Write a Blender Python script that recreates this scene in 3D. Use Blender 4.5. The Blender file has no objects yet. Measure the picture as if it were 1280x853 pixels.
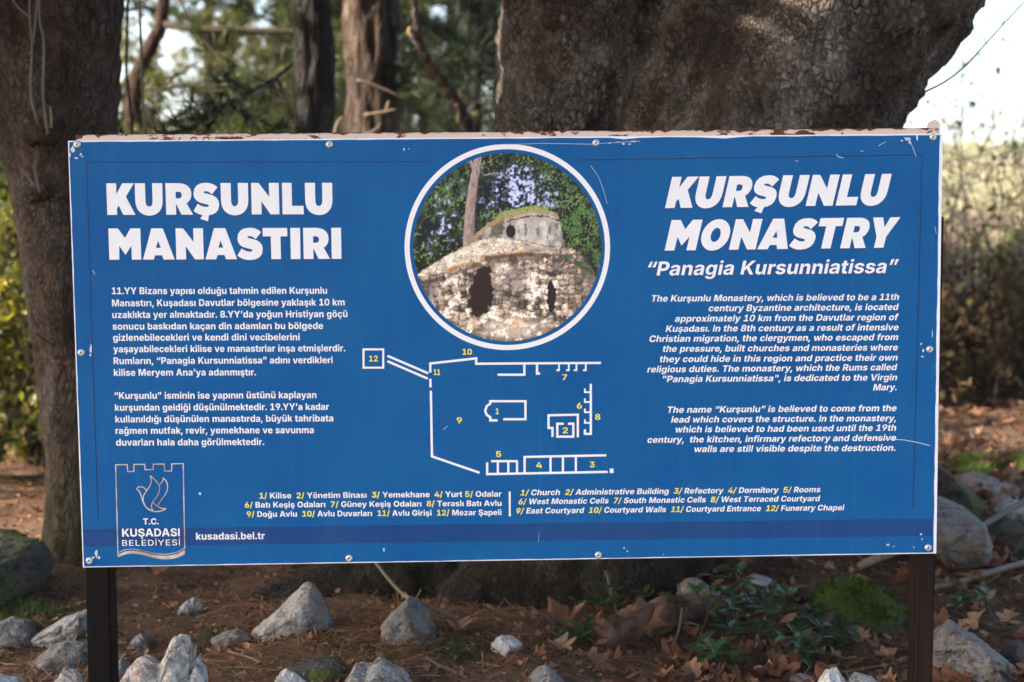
import bpy, bmesh, math, random
import numpy as np
from mathutils import Vector, Matrix, noise
from mathutils.geometry import tessellate_polygon, delaunay_2d_cdt

S = bpy.context.scene
COL = S.collection
RNG = np.random.default_rng(7)
random.seed(7)

# ------------------------------------------------------------------ camera
CAM_Z, PITCH, FPX = 1.2, 0.0816838821, 1758.0
cam_data = bpy.data.cameras.new('camera')
cam = bpy.data.objects.new('camera', cam_data)
COL.objects.link(cam)
cam.location = (0, 0, CAM_Z)
cam.rotation_euler = (math.pi / 2 - PITCH, 0, 0)
cam_data.sensor_width = 36.0
cam_data.lens = 36.0 * FPX / 1280.0
cam_data.clip_start, cam_data.clip_end = 0.05, 3000.0
cam_data.dof.use_dof = True
cam_data.dof.focus_distance = 3.26
cam_data.dof.aperture_fstop = 2.9
S.camera = cam

# ------------------------------------------------------------------ sky and sun
SUN_DIR = Vector((-0.80, -0.20, 0.58)).normalized()          # towards the sun
world = bpy.data.worlds.new('World')
S.world = world
world.use_nodes = True
wn = world.node_tree.nodes
sky = wn.new('ShaderNodeTexSky')
sky.sky_type = 'NISHITA'
sky.sun_disc = False
sky.sun_elevation = math.asin(SUN_DIR.z)
sky.sun_rotation = math.atan2(SUN_DIR.x, SUN_DIR.y)
sky.air_density, sky.dust_density, sky.ozone_density = 1.0, 4.0, 0.4
bg = wn['Background']
bg.inputs['Strength'].default_value = 0.15
world.node_tree.links.new(sky.outputs[0], bg.inputs['Color'])
sun_data = bpy.data.lights.new('sun', 'SUN')
sun_data.energy = 4.0
sun_data.angle = math.radians(0.53)
sun_data.color = (1.0, 0.90, 0.76)
sun = bpy.data.objects.new('sun', sun_data)
COL.objects.link(sun)
sun.location = SUN_DIR * 60
sun.rotation_euler = SUN_DIR.to_track_quat('Z', 'Y').to_euler()

S.view_settings.view_transform = 'Standard'
S.view_settings.look = 'None'
S.view_settings.gamma = 1.0
S.view_settings.use_curve_mapping = False
S.view_settings.exposure = 2.08
S.cycles.max_bounces = 6
S.cycles.transparent_max_bounces = 4
S.cycles.sample_clamp_indirect = 6.0
S.cycles.sample_clamp_direct = 12.0

# ------------------------------------------------------------------ where a photo pixel lies in the place
_fw = Vector((0, math.cos(PITCH), -math.sin(PITCH)))
_up = Vector((0, math.sin(PITCH), math.cos(PITCH)))
def ray(px, py):
    return _fw + Vector((1, 0, 0)) * ((px - 640) / FPX) + _up * ((426.5 - py) / FPX)
def at(px, py, depth):
    d = ray(px, py)
    return Vector((0, 0, CAM_Z)) + d * (depth / d.y)

def sstep(a, b, x):
    t = np.clip((np.asarray(x, float) - a) / (b - a), 0, 1)
    return t * t * (3 - 2 * t)

_rt = np.random.default_rng(11).random((64, 64))
def vnoise(x, y):
    x = np.asarray(x, float); y = np.asarray(y, float)
    xi = np.floor(x).astype(int); yi = np.floor(y).astype(int)
    fx = x - xi; fy = y - yi
    fx = fx * fx * (3 - 2 * fx); fy = fy * fy * (3 - 2 * fy)
    g = lambda a, b: _rt[a % 64, b % 64]
    return (g(xi, yi) * (1 - fx) + g(xi + 1, yi) * fx) * (1 - fy) + (g(xi, yi + 1) * (1 - fx) + g(xi + 1, yi + 1) * fx) * fy
def fbm(x, y, o=4):
    v = 0; a = 0.5; s = 0
    for k in range(o):
        v = v + a * vnoise(np.asarray(x) * 2 ** k + 17.3 * k, np.asarray(y) * 2 ** k + 9.1 * k); s += a; a *= 0.5
    return v / s

def terrain(x, y):
    x = np.asarray(x, float); y = np.asarray(y, float)
    z = -0.42 * (1 - sstep(1.6, 2.75, y))                                    # the path lies lower than the terrace of the sign
    z = z + (fbm(x * 1.3, y * 1.3) - 0.5) * 0.16 * sstep(1.5, 3.2, y)
    z = z + (fbm(x * 6, y * 6, 3) - 0.5) * 0.045
    rgt = sstep(0.16, 0.30, x / np.maximum(y, 2.0))                          # bank to the right
    z = z + rgt * (0.16 * sstep(4.4, 7.0, y) + 0.22 * sstep(7.8, 11.0, y) - 1.6 * sstep(15, 30, y))
    z = z + 0.5 * sstep(12, 30, y) * (1 - rgt)
    crest = 10.5 + (fbm(x * 0.02, x * 0.0 + 3.0) - 0.5) * 5.0
    z = z + sstep(45, 170, y) * crest
    z = z - 8.0 * sstep(185, 290, y)
    return z
def tz(x, y):
    return float(terrain(x, y))
def gpt(px, py, lim=60.0):
    d = ray(px, py); d = d / d.y
    lo = 2.2; y = lo
    while y < lim:
        p = Vector((0, 0, CAM_Z)) + d * y
        if p.z < tz(p.x, p.y):
            break
        y += 0.02
    p = Vector((0, 0, CAM_Z)) + d * y
    return Vector((p.x, p.y, tz(p.x, p.y)))

# ------------------------------------------------------------------ objects
def thing(name, label, cat, loc=(0, 0, 0), group=None):
    o = bpy.data.objects.new(name, None)
    o.empty_display_size = 0.1
    COL.objects.link(o)
    o.location = loc
    tag(o, label, cat, group)
    return o
def tag(o, label=None, cat=None, group=None, kind=None):
    if label: o['label'] = label
    if cat: o['category'] = cat
    if group: o['group'] = group
    if kind: o['kind'] = kind
    return o
def root_loc(p):
    v = Vector((0, 0, 0))
    while p is not None:
        v = v + p.location
        p = p.parent
    return v
def mesh_obj(name, verts, faces, mat, parent=None, smooth=False, loc=None):
    """verts in world coordinates; the object's origin is its parent's origin (or loc)"""
    off = root_loc(parent) if parent is not None else Vector(loc or (0, 0, 0))
    v = np.asarray(verts, dtype=np.float64).reshape(-1, 3) - np.array(off)
    me = bpy.data.meshes.new(name)
    me.from_pydata(v.tolist(), [], faces if isinstance(faces, list) else faces.tolist())
    if smooth:
        me.polygons.foreach_set('use_smooth', [True] * len(me.polygons))
    for m in (mat if isinstance(mat, (list, tuple)) else [mat]):
        me.materials.append(m)
    me.update()
    o = bpy.data.objects.new(name, me)
    COL.objects.link(o)
    if parent is not None: o.parent = parent
    else: o.location = off
    return o

class MB:
    def __init__(s): s.v = []; s.f = []
    def add(s, verts, faces):
        n = len(s.v)
        s.v.extend([tuple(p) for p in verts]); s.f.extend([tuple(i + n for i in f) for f in faces])
    def tube(s, pts, rad, sides=8, cap=True):
        pts = [Vector(p) for p in pts]
        n = len(pts); rings = []
        if not isinstance(rad, (list, tuple)): rad = [rad] * n
        prev = None
        for i, p in enumerate(pts):
            t = (pts[min(i + 1, n - 1)] - pts[max(i - 1, 0)]).normalized()
            a = prev if prev is not None else (Vector((1, 0, 0)) if abs(t.x) < 0.8 else Vector((0, 1, 0)))
            a = (a - t * a.dot(t)).normalized(); b = t.cross(a); prev = a
            rings.append([p + (a * math.cos(2 * math.pi * k / sides) + b * math.sin(2 * math.pi * k / sides)) * rad[i] for k in range(sides)])
        n0 = len(s.v)
        for r in rings: s.v.extend([tuple(q) for q in r])
        for i in range(n - 1):
            for k in range(sides):
                k2 = (k + 1) % sides
                s.f.append((n0 + i * sides + k, n0 + i * sides + k2, n0 + (i + 1) * sides + k2, n0 + (i + 1) * sides + k))
        if cap:
            s.f.append(tuple(n0 + k for k in reversed(range(sides))))
            s.f.append(tuple(n0 + (n - 1) * sides + k for k in range(sides)))
    def build(s, name, mat, parent=None, smooth=True, loc=None):
        return mesh_obj(name, s.v, s.f, mat, parent, smooth, loc)

def spline(pts, n):
    """Catmull-Rom through rows of numbers, n samples per span"""
    P = np.array([list(p) for p in pts], float)
    P = np.vstack([2 * P[0] - P[1], P, 2 * P[-1] - P[-2]])
    out = []
    for i in range(1, len(P) - 2):
        for k in range(n):
            t = k / n
            out.append(0.5 * ((2 * P[i]) + (-P[i - 1] + P[i + 1]) * t + (2 * P[i - 1] - 5 * P[i] + 4 * P[i + 1] - P[i + 2]) * t * t
                              + (-P[i - 1] + 3 * P[i] - 3 * P[i + 1] + P[i + 2]) * t ** 3))
    out.append(P[-2])
    return np.array(out)

# ------------------------------------------------------------------ materials
class Mat:
    def __init__(s, name, rough=0.7, spec=0.3):
        s.m = bpy.data.materials.new(name); s.m.use_nodes = True
        s.nt = s.m.node_tree; s.n = s.nt.nodes; s.l = s.nt.links
        s.b = s.n['Principled BSDF']
        s.b.inputs['Roughness'].default_value = rough
        s.b.inputs['Specular IOR Level'].default_value = spec
        s._tc = None
    def co(s, scale=(1, 1, 1), kind='Object'):
        if s._tc is None: s._tc = s.n.new('ShaderNodeTexCoord')
        mp = s.n.new('ShaderNodeMapping'); mp.inputs['Scale'].default_value = scale
        s.l.new(s._tc.outputs[kind], mp.inputs[0])
        return mp.outputs[0]
    def noise(s, scale, detail=4, co=None, rough=0.55, dist=0.0):
        t = s.n.new('ShaderNodeTexNoise')
        t.inputs['Scale'].default_value = scale; t.inputs['Detail'].default_value = detail
        t.inputs['Roughness'].default_value = rough; t.inputs['Distortion'].default_value = dist
        s.l.new(co if co is not None else s.co(), t.inputs['Vector'])
        return t.outputs['Fac']
    def voro(s, scale, feature='F1', co=None, out='Distance', rand=1.0):
        t = s.n.new('ShaderNodeTexVoronoi'); t.feature = feature
        t.inputs['Scale'].default_value = scale; t.inputs['Randomness'].default_value = rand
        s.l.new(co if co is not None else s.co(), t.inputs['Vector'])
        return t.outputs[out]
    def ramp(s, fac, stops, interp='LINEAR'):
        r = s.n.new('ShaderNodeValToRGB'); cr = r.color_ramp; cr.interpolation = interp
        while len(cr.elements) < len(stops): cr.elements.new(0.5)
        for e, (p, c) in zip(cr.elements, stops):
            e.position = p; e.color = (*c, 1) if len(c) == 3 else c
        s.l.new(fac, r.inputs[0])
        return r.outputs[0]
    def mix(s, fac, a, b, mode='MIX'):
        x = s.n.new('ShaderNodeMix'); x.data_type = 'RGBA'; x.blend_type = mode
        for v, k in ((fac, 0), (a, 6), (b, 7)):
            if hasattr(v, 'node'): s.l.new(v, x.inputs[k])
            elif k == 0: x.inputs[0].default_value = v
            else: x.inputs[k].default_value = (*v, 1)
        return x.outputs[2]
    def math(s, op, a, b=0.0, clamp=False):
        x = s.n.new('ShaderNodeMath'); x.operation = op; x.use_clamp = clamp
        for k, v in ((0, a), (1, b)):
            if hasattr(v, 'node'): s.l.new(v, x.inputs[k])
            else: x.inputs[k].default_value = v
        return x.outputs[0]
    def island(s):
        g = s.n.new('ShaderNodeNewGeometry'); return g.outputs['Random Per Island']
    def normal_z(s):
        g = s.n.new('ShaderNodeNewGeometry'); x = s.n.new('ShaderNodeSeparateXYZ')
        s.l.new(g.outputs['Normal'], x.inputs[0]); return x.outputs['Z']
    def pos_z(s):
        g = s.n.new('ShaderNodeNewGeometry'); x = s.n.new('ShaderNodeSeparateXYZ')
        s.l.new(g.outputs['Position'], x.inputs[0]); return x.outputs['Z']
    def color(s, c):
        if hasattr(c, 'node'): s.l.new(c, s.b.inputs['Base Color'])
        else: s.b.inputs['Base Color'].default_value = (*c, 1)
        return s
    def bump(s, h, strength=0.5, dist=0.01):
        b = s.n.new('ShaderNodeBump'); b.inputs['Strength'].default_value = strength; b.inputs['Distance'].default_value = dist
        s.l.new(h, b.inputs['Height'])
        s.l.new(b.outputs[0], s.b.inputs['Normal'])
        return s
def srgb(r, g, b):
    f = lambda c: (c / 255 / 12.92) if c / 255 <= 0.04045 else ((c / 255 + 0.055) / 1.055) ** 2.4
    return (f(r), f(g), f(b))

def bark_mat(name, dark, mid, light, plate=26, stretch=0.55, moss=0.0, bump=0.9, lowmoss_shade=None, lowcol=(0.045, 0.055, 0.014), lowfac=0.55):
    m = Mat(name, 0.88, 0.2)
    co = m.co((1, 1, stretch))
    def warp(src, scale, amt):
        tn = m.n.new('ShaderNodeTexNoise'); tn.inputs['Scale'].default_value = scale; tn.inputs['Detail'].default_value = 5; tn.inputs['Roughness'].default_value = 0.65
        m.l.new(src, tn.inputs['Vector'])
        v = m.n.new('ShaderNodeVectorMath'); v.operation = 'MULTIPLY_ADD'
        m.l.new(tn.outputs['Color'], v.inputs[0]); v.inputs[1].default_value = (amt, amt, amt); m.l.new(src, v.inputs[2])
        return v.outputs[0]
    wc = warp(warp(co, 2.5, 0.12), plate * 0.5, 1.3 / plate)
    e1 = m.voro(plate, 'DISTANCE_TO_EDGE', wc); e2 = m.voro(plate * 1.9, 'DISTANCE_TO_EDGE', wc)
    sel = m.ramp(m.noise(4.0, 4, m.co()), [(0.44, (0, 0, 0)), (0.56, (1, 1, 1))])
    k1 = m.ramp(e1, [(0.0, (0.12, 0.12, 0.12)), (0.22, (1, 1, 1))]); k2 = m.ramp(e2, [(0.0, (0.12, 0.12, 0.12)), (0.24, (1, 1, 1))])
    crack = m.mix(sel, k1, k2)
    broken = m.ramp(m.noise(plate * 0.32, 4, co, 0.7), [(0.40, (0.45, 0.45, 0.45)), (0.58, (1, 1, 1))])
    crack = m.math('SUBTRACT', 1.0, m.math('MULTIPLY', m.math('SUBTRACT', 1.0, crack), broken))
    bw = m.n.new('ShaderNodeRGBToBW'); m.l.new(m.mix(sel, m.voro(plate, 'F1', wc, 'Color'), m.voro(plate * 1.9, 'F1', wc, 'Color')), bw.inputs[0])
    fine = m.noise(plate * 2.6, 5, m.co(), 0.7)
    big = m.noise(1.5, 6, m.co((1, 1, 0.8)), 0.7); big2 = m.noise(4.5, 6, m.co((1, 1, 0.7)), 0.7); hue = m.noise(2.6, 4, m.co(), 0.6)
    warm = tuple(c * k for c, k in zip(mid, (1.25, 0.92, 0.72)))
    c1 = m.mix(m.ramp(hue, [(0.42, (0, 0, 0)), (0.6, (1, 1, 1))]), mid, warm)
    pale = m.math('MULTIPLY', m.ramp(big2, [(0.42, (0, 0, 0)), (0.64, (1, 1, 1))]), m.math('ADD', 0.15, m.math('MULTIPLY', bw.outputs[0], 1.6)), True)
    c1 = m.mix(pale, c1, light)
    c1 = m.mix(m.ramp(fine, [(0.42, (0, 0, 0)), (0.66, (0.8, 0.8, 0.8))]), c1, m.mix(0.6, c1, dark))
    c3 = m.mix(crack, dark, c1)
    c3 = m.mix(m.ramp(big, [(0.48, (0, 0, 0)), (0.66, (0.75, 0.75, 0.75))]), c3, m.mix(0.22, dark, c3))
    if moss > 0:
        mo = m.ramp(m.noise(2.3, 6, m.co((1, 1, 0.6)), 0.7), [(0.66 - moss, (0, 0, 0)), (0.76 - moss, (1, 1, 1))])
        c3 = m.mix(m.math('MULTIPLY', mo, m.math('MULTIPLY', crack, 0.65)), c3, (0.040, 0.044, 0.016))
    if lowmoss_shade is not None:
        z = m.math('MULTIPLY', m.math('SUBTRACT', lowmoss_shade, m.math('ADD', m.pos_z(), m.math('MULTIPLY', m.noise(4, 4), 0.6))), 2.2, True)
        c3 = m.mix(m.math('MULTIPLY', z, lowfac), c3, lowcol)  # low zone: moss on the left trunk, painted shade on the plane tree
    fur = m.noise(3.2, 6, m.co((3.0, 3.0, 0.7)), 0.72, 0.8)
    c3 = m.mix(m.ramp(fur, [(0.30, (0.85, 0.85, 0.85)), (0.46, (0, 0, 0))]), c3, dark)
    lich = m.ramp(m.noise(7.0, 5, m.co(), 0.75), [(0.66, (0, 0, 0)), (0.72, (0.6, 0.6, 0.6))])
    c3 = m.mix(lich, c3, light)
    m.color(c3)
    h = m.math('ADD', m.math('MULTIPLY', m.math('ADD', crack, m.math('MULTIPLY', fur, 1.5)), 1.0), m.math('ADD', m.math('MULTIPLY', fine, 0.5), m.math('ADD', m.math('MULTIPLY', bw.outputs[0], 0.35), m.math('MULTIPLY', big2, 0.8))))
    m.bump(h, bump, 0.035)
    return m.m

def leaf_mat(name, cols, rough=0.55, trans=0.35, spec=0.3):
    m = Mat(name, rough, spec)
    n = len(cols)
    c = m.ramp(m.island(), [(i / max(1, n - 1), k) for i, k in enumerate(cols)])
    m.color(c)
    if trans > 0:
        t = m.n.new('ShaderNodeBsdfTranslucent')
        tc = m.mix(1.0, c, (1.0, 1.15, 0.45), 'MULTIPLY')
        m.l.new(tc, t.inputs['Color'])
        x = m.n.new('ShaderNodeMixShader'); x.inputs[0].default_value = trans
        m.l.new(m.b.outputs[0], x.inputs[1]); m.l.new(t.outputs[0], x.inputs[2])
        m.l.new(x.outputs[0], m.n['Material Output'].inputs['Surface'])
    return m.m

# ------------------------------------------------------------------ ground
def axis(parts):
    out = []
    for a, b, st in parts: out += list(np.arange(a, b, st))
    out.append(parts[-1][1]); return np.array(out)
gx = axis([(-260, -60, 14), (-60, -16, 4), (-16, -5, 0.5), (-5, 5, 0.05), (5, 16, 0.5), (16, 60, 4), (60, 260, 10)])
gy = axis([(-60, -10, 8), (-10, 1.5, 0.6), (1.5, 9, 0.05), (9, 20, 0.4), (20, 60, 3), (60, 300, 8)])
GX, GY = np.meshgrid(gx, gy)
GZ = terrain(GX, GY)
nx, ny = len(gx), len(gy)
idx = np.arange(nx * ny).reshape(ny, nx)
gf = np.stack([idx[:-1, :-1], idx[:-1, 1:], idx[1:, 1:], idx[1:, :-1]], -1).reshape(-1, 4)
m = Mat('forest_floor', 0.95, 0.1)
n1 = m.noise(2.2, 6, None, 0.65); n2 = m.noise(22, 6, None, 0.7); n3 = m.noise(120, 3)
c = m.mix(m.ramp(n2, [(0.36, (0, 0, 0)), (0.62, (1, 1, 1))]), (0.024, 0.016, 0.011), (0.135, 0.072, 0.040))
c = m.mix(m.ramp(n1, [(0.45, (0, 0, 0)), (0.68, (0.8, 0.8, 0.8))]), c, (0.115, 0.080, 0.056))
c = m.mix(m.ramp(n3, [(0.55, (0, 0, 0)), (0.75, (0.6, 0.6, 0.6))]), c, (0.22, 0.145, 0.09))
far = m.ramp(m.math('MULTIPLY', m.pos_z(), 0.25), [(0.42, (0, 0, 0)), (0.62, (1, 1, 1))])
c = m.mix(far, c, m.mix(m.noise(0.12, 5, None, 0.7), (0.11, 0.11, 0.045), (0.24, 0.20, 0.11)))
m.color(c)
m.bump(m.math('ADD', n2, m.math('MULTIPLY', n3, 0.5)), 0.9, 0.02)
ground = mesh_obj('ground', np.stack([GX, GY, GZ], -1).reshape(-1, 3), gf, m.m, smooth=True)
tag(ground, kind='structure')

# litter: pine needles and dead plane leaves, past counting
def scatter_mat(axisx, axisy, axisz, pos, scale):
    return axisx, axisy, axisz
def frames(n, tilt):
    """random orthonormal frames, z within tilt of up"""
    a = RNG.random(n) * 2 * np.pi
    t = RNG.random(n) ** 0.7 * tilt; b = RNG.random(n) * 2 * np.pi
    z = np.stack([np.sin(t) * np.cos(b), np.sin(t) * np.sin(b), np.cos(t)], -1)
    x = np.stack([np.cos(a), np.sin(a), np.zeros(n)], -1)
    x = x - z * (x * z).sum(-1, keepdims=True); x /= np.linalg.norm(x, axis=-1, keepdims=True)
    y = np.cross(z, x)
    return x, y, z
def instance(tmpl_v, tmpl_f, pos, X, Y, Z, sc):
    T = np.asarray(tmpl_v, float); n = len(pos)
    if np.ndim(sc) == 1: sc = sc[:, None]
    V = pos[:, None, :] + sc[:, None, :] * (T[None, :, 0:1] * X[:, None] + T[None, :, 1:2] * Y[:, None] + T[None, :, 2:3] * Z[:, None])
    k = len(T)
    F = []
    base = np.arange(n) * k
    for f in tmpl_f:
        F += (base[:, None] + np.array(f)[None]).tolist()
    return V.reshape(-1, 3), F
def floor_pts(n, x0, x1, y0, y1, dens=None):
    d = RNG.random(n) ** 1.5
    y = y0 + (y1 - y0) * d
    x = (x0 + (x1 - x0) * RNG.random(n)) * y
    if dens is not None:
        k = RNG.random(n) < dens(x, y); x, y = x[k], y[k]
    return x, y
# pine needles
x, y = floor_pts(42000, -0.45, 0.45, 2.6, 9.0, lambda x, y: 0.25 + 0.75 * sstep(0.9, -0.6, x / y * 4) * sstep(0.35, 0.6, fbm(x * 2, y * 2)))
n = len(x); X_, Y_, Z_ = frames(n, 0.35)
V, F = instance([(-0.5, -0.012, 0), (0.5, 0, 0.03), (-0.5, 0.012, 0)], [(0, 1, 2)], np.stack([x, y, terrain(x, y) + 0.006 + 0.012 * RNG.random(n)], -1), X_, Y_, Z_, 0.06 + 0.09 * RNG.random(n))
M_NEEDLE = leaf_mat('fallen_needles', [(0.08, 0.038, 0.018), (0.20, 0.10, 0.05), (0.34, 0.20, 0.11)], 0.8, 0.0, 0.1)
o = mesh_obj('fallen_needles', V, F, M_NEEDLE); tag(o, 'brown pine needles strewn over the forest floor', 'needles', kind='stuff')
# dead leaves: lobed plane leaf, curled
def plane_leaf(curl=0.25, seed=0, outline=None):
    r = random.Random(seed)
    out = outline or [(0, -0.44), (0.16, -0.36), (0.40, -0.34), (0.44, -0.24), (0.34, -0.10), (0.46, 0.04), (0.52, 0.18), (0.36, 0.22), (0.24, 0.20), (0.18, 0.36), (0.08, 0.50), (0, 0.54), (-0.08, 0.50), (-0.18, 0.36), (-0.24, 0.20), (-0.36, 0.22), (-0.52, 0.18), (-0.46, 0.04), (-0.34, -0.10), (-0.44, -0.24), (-0.40, -0.34), (-0.16, -0.36)]
    v = [(0, -0.05, 0)] + [(a * r.uniform(.9, 1.1), b * r.uniform(.9, 1.1), curl * (a * a * 1.6 + b * b * r.uniform(0.3, 1.2)) + r.uniform(-.04, .05)) for a, b in out]
    f = [(0, 1 + k, 1 + (k + 1) % len(out)) for k in range(len(out))]
    return v, f
M_DEAD = leaf_mat('dead_leaves', [(0.035, 0.017, 0.011), (0.075, 0.033, 0.019), (0.13, 0.058, 0.033), (0.18, 0.095, 0.058), (0.24, 0.15, 0.105)], 0.75, 0.12, 0.15)
LV, LF = [], []
for q in range(7):
    t_v, t_f = plane_leaf(RNG.uniform(0.15, 1.1), q)
    if q in (2, 3, 4): k0 = (5 * q) % len(t_f); t_f = (t_f + t_f)[k0:k0 + (13, 9, 15)[q - 2]]           # torn
    if q in (5, 6): t_v, t_f = [(0, -0.5, 0.05), (0.17, -0.2, 0.14 * q - 0.6), (0.2, 0.15, 0.1), (0.06, 0.5, 0.16), (-0.12, 0.3, 0.2), (-0.2, -0.05, 0.14), (-0.14, -0.3, 0.05), (0, 0, -0.02)], [(7, i, (i + 1) % 7) for i in range(7)]
    x, y = floor_pts(1900, -0.45, 0.5, 2.9, 12.0, lambda x, y: np.clip(0.035 + 0.97 * sstep(0.03, 0.16, x / y), 0, 1) * (0.4 + 0.6 * sstep(0.35, 0.55, fbm(x * 1.5 + 5, y * 1.5))))
    n = len(x); X_, Y_, Z_ = frames(n, 0.8)
    V, F = instance(t_v, t_f, np.stack([x, y, terrain(x, y) + 0.012 + 0.03 * RNG.random(n)], -1), X_, Y_, Z_, 0.035 + 0.06 * RNG.random(n) ** 1.5)
    k = len(LV) and sum(len(a) for a in LV); F = [[i + k for i in f] for f in F]; LV.append(V); LF += F
# small crumbs
x, y = floor_pts(22000, -0.45, 0.5, 2.6, 9.0)
n = len(x); X_, Y_, Z_ = frames(n, 0.9)
V, F = instance([(-0.5, -0.3, 0), (0.3, -0.35, 0.1), (0.55, 0.1, 0), (0, 0.45, 0.15)], [(0, 1, 2, 3)], np.stack([x, y, terrain(x, y) + 0.008 + 0.01 * RNG.random(n)], -1), X_, Y_, Z_, 0.007 + 0.016 * RNG.random(n))
k = sum(len(a) for a in LV); F = [[i + k for i in f] for f in F]; LV.append(V); LF += F
x, y = floor_pts(900, -0.45, 0.5, 2.7, 9.0)                  # bits of twig
n = len(x); X_, Y_, Z_ = frames(n, 0.25)
V, F = instance([(-0.5, -0.016, 0), (-0.5, 0.016, 0), (-0.5, 0, 0.022), (0.05, 0.03, 0.02), (0.05, 0.056, 0.02), (0.05, 0.043, 0.04), (0.5, -0.006, 0.05), (0.5, 0.004, 0.05), (0.5, 0, 0.056)],
                [(0, 3, 4, 1), (1, 4, 5, 2), (2, 5, 3, 0), (3, 6, 7, 4), (4, 7, 8, 5), (5, 8, 6, 3)], np.stack([x, y, terrain(x, y) + 0.008], -1), X_, Y_, Z_, 0.05 + 0.17 * RNG.random(n) ** 2)
k = sum(len(a) for a in LV); F = [[i + k for i in f] for f in F]; LV.append(V); LF += F
o = mesh_obj('leaf_litter', np.vstack(LV), LF, M_DEAD); tag(o, 'brown dead leaves and crumbs covering the forest floor', 'leaf litter', kind='stuff')

# ------------------------------------------------------------------ stones
def stone_mat(name, base, dark, light, ochre=0.0, moss=0.0):
    m = Mat(name, 0.88, 0.15)
    n1 = m.noise(4, 6, None, 0.65); n2 = m.noise(26, 5, None, 0.7); n3 = m.noise(9, 4, None, 0.6, 1.5)
    c = m.mix(m.ramp(n1, [(0.35, (0, 0, 0)), (0.66, (1, 1, 1))]), base, light)
    c = m.mix(m.ramp(n2, [(0.50, (0, 0, 0)), (0.7, (0.85, 0.85, 0.85))]), c, dark)
    vein = m.ramp(m.voro(7, 'DISTANCE_TO_EDGE', m.co((1, 1, 1.6))), [(0.0, (1, 1, 1)), (0.035, (0, 0, 0))])
    c = m.mix(m.math('MULTIPLY', vein, m.ramp(n3, [(0.5, (0, 0, 0)), (0.6, (0.75, 0.75, 0.75))])), c, dark)
    if ochre > 0: c = m.mix(m.math('MULTIPLY', m.ramp(n3, [(0.5, (0, 0, 0)), (0.68, (1, 1, 1))]), ochre), c, (0.30, 0.16, 0.09))
    dirt = m.ramp(m.noise(5.5, 6, m.co(), 0.72), [(0.50, (0, 0, 0)), (0.62, (0.75, 0.75, 0.75))])
    c = m.mix(m.math('MULTIPLY', dirt, m.ramp(m.noise(28, 4), [(0.35, (0.3, 0.3, 0.3)), (0.6, (1, 1, 1))])), c, (0.085, 0.055, 0.036))
    lich = m.ramp(m.noise(17, 4, m.co(), 0.7), [(0.62, (0, 0, 0)), (0.67, (0.7, 0.7, 0.7))])
    c = m.mix(lich, c, dark)
    if moss > 0:
        mm = m.math('MULTIPLY', m.ramp(m.noise(6, 5), [(0.62 - 0.4 * moss, (0, 0, 0)), (0.78 - 0.4 * moss, (1, 1, 1))]), m.math('MULTIPLY', m.math('ADD', m.normal_z(), 0.25), 1.4, True))
        c = m.mix(mm, c, m.mix(m.noise(45, 3), (0.018, 0.034, 0.005), (0.065, 0.10, 0.012)))
    m.color(c)
    m.bump(m.math('ADD', m.math('ADD', n2, m.math('MULTIPLY', n1, 1.5)), m.math('MULTIPLY', m.noise(70, 4), 0.5)), 1.0, 0.03)
    return m.m
M_LIME = stone_mat('pale_limestone', (0.27, 0.262, 0.258), (0.075, 0.066, 0.06), (0.42, 0.415, 0.41), 0.5)
M_GREY = stone_mat('grey_limestone', (0.15, 0.145, 0.142), (0.045, 0.041, 0.037), (0.26, 0.255, 0.25), 0.45)
M_TAN = stone_mat('rough_limestone', (0.34, 0.30, 0.265), (0.07, 0.055, 0.045), (0.54, 0.51, 0.475), 0.6)
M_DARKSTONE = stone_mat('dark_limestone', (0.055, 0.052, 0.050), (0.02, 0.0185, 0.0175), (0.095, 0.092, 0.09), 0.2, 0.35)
M_WHITESTONE = stone_mat('white_limestone', (0.48, 0.475, 0.47), (0.18, 0.165, 0.15), (0.62, 0.615, 0.61), 0.15)
M_MOSS = stone_mat('mossy_stone', (0.09, 0.085, 0.08), (0.04, 0.035, 0.03), (0.12, 0.11, 0.10), 0.1, 1.2)
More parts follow.
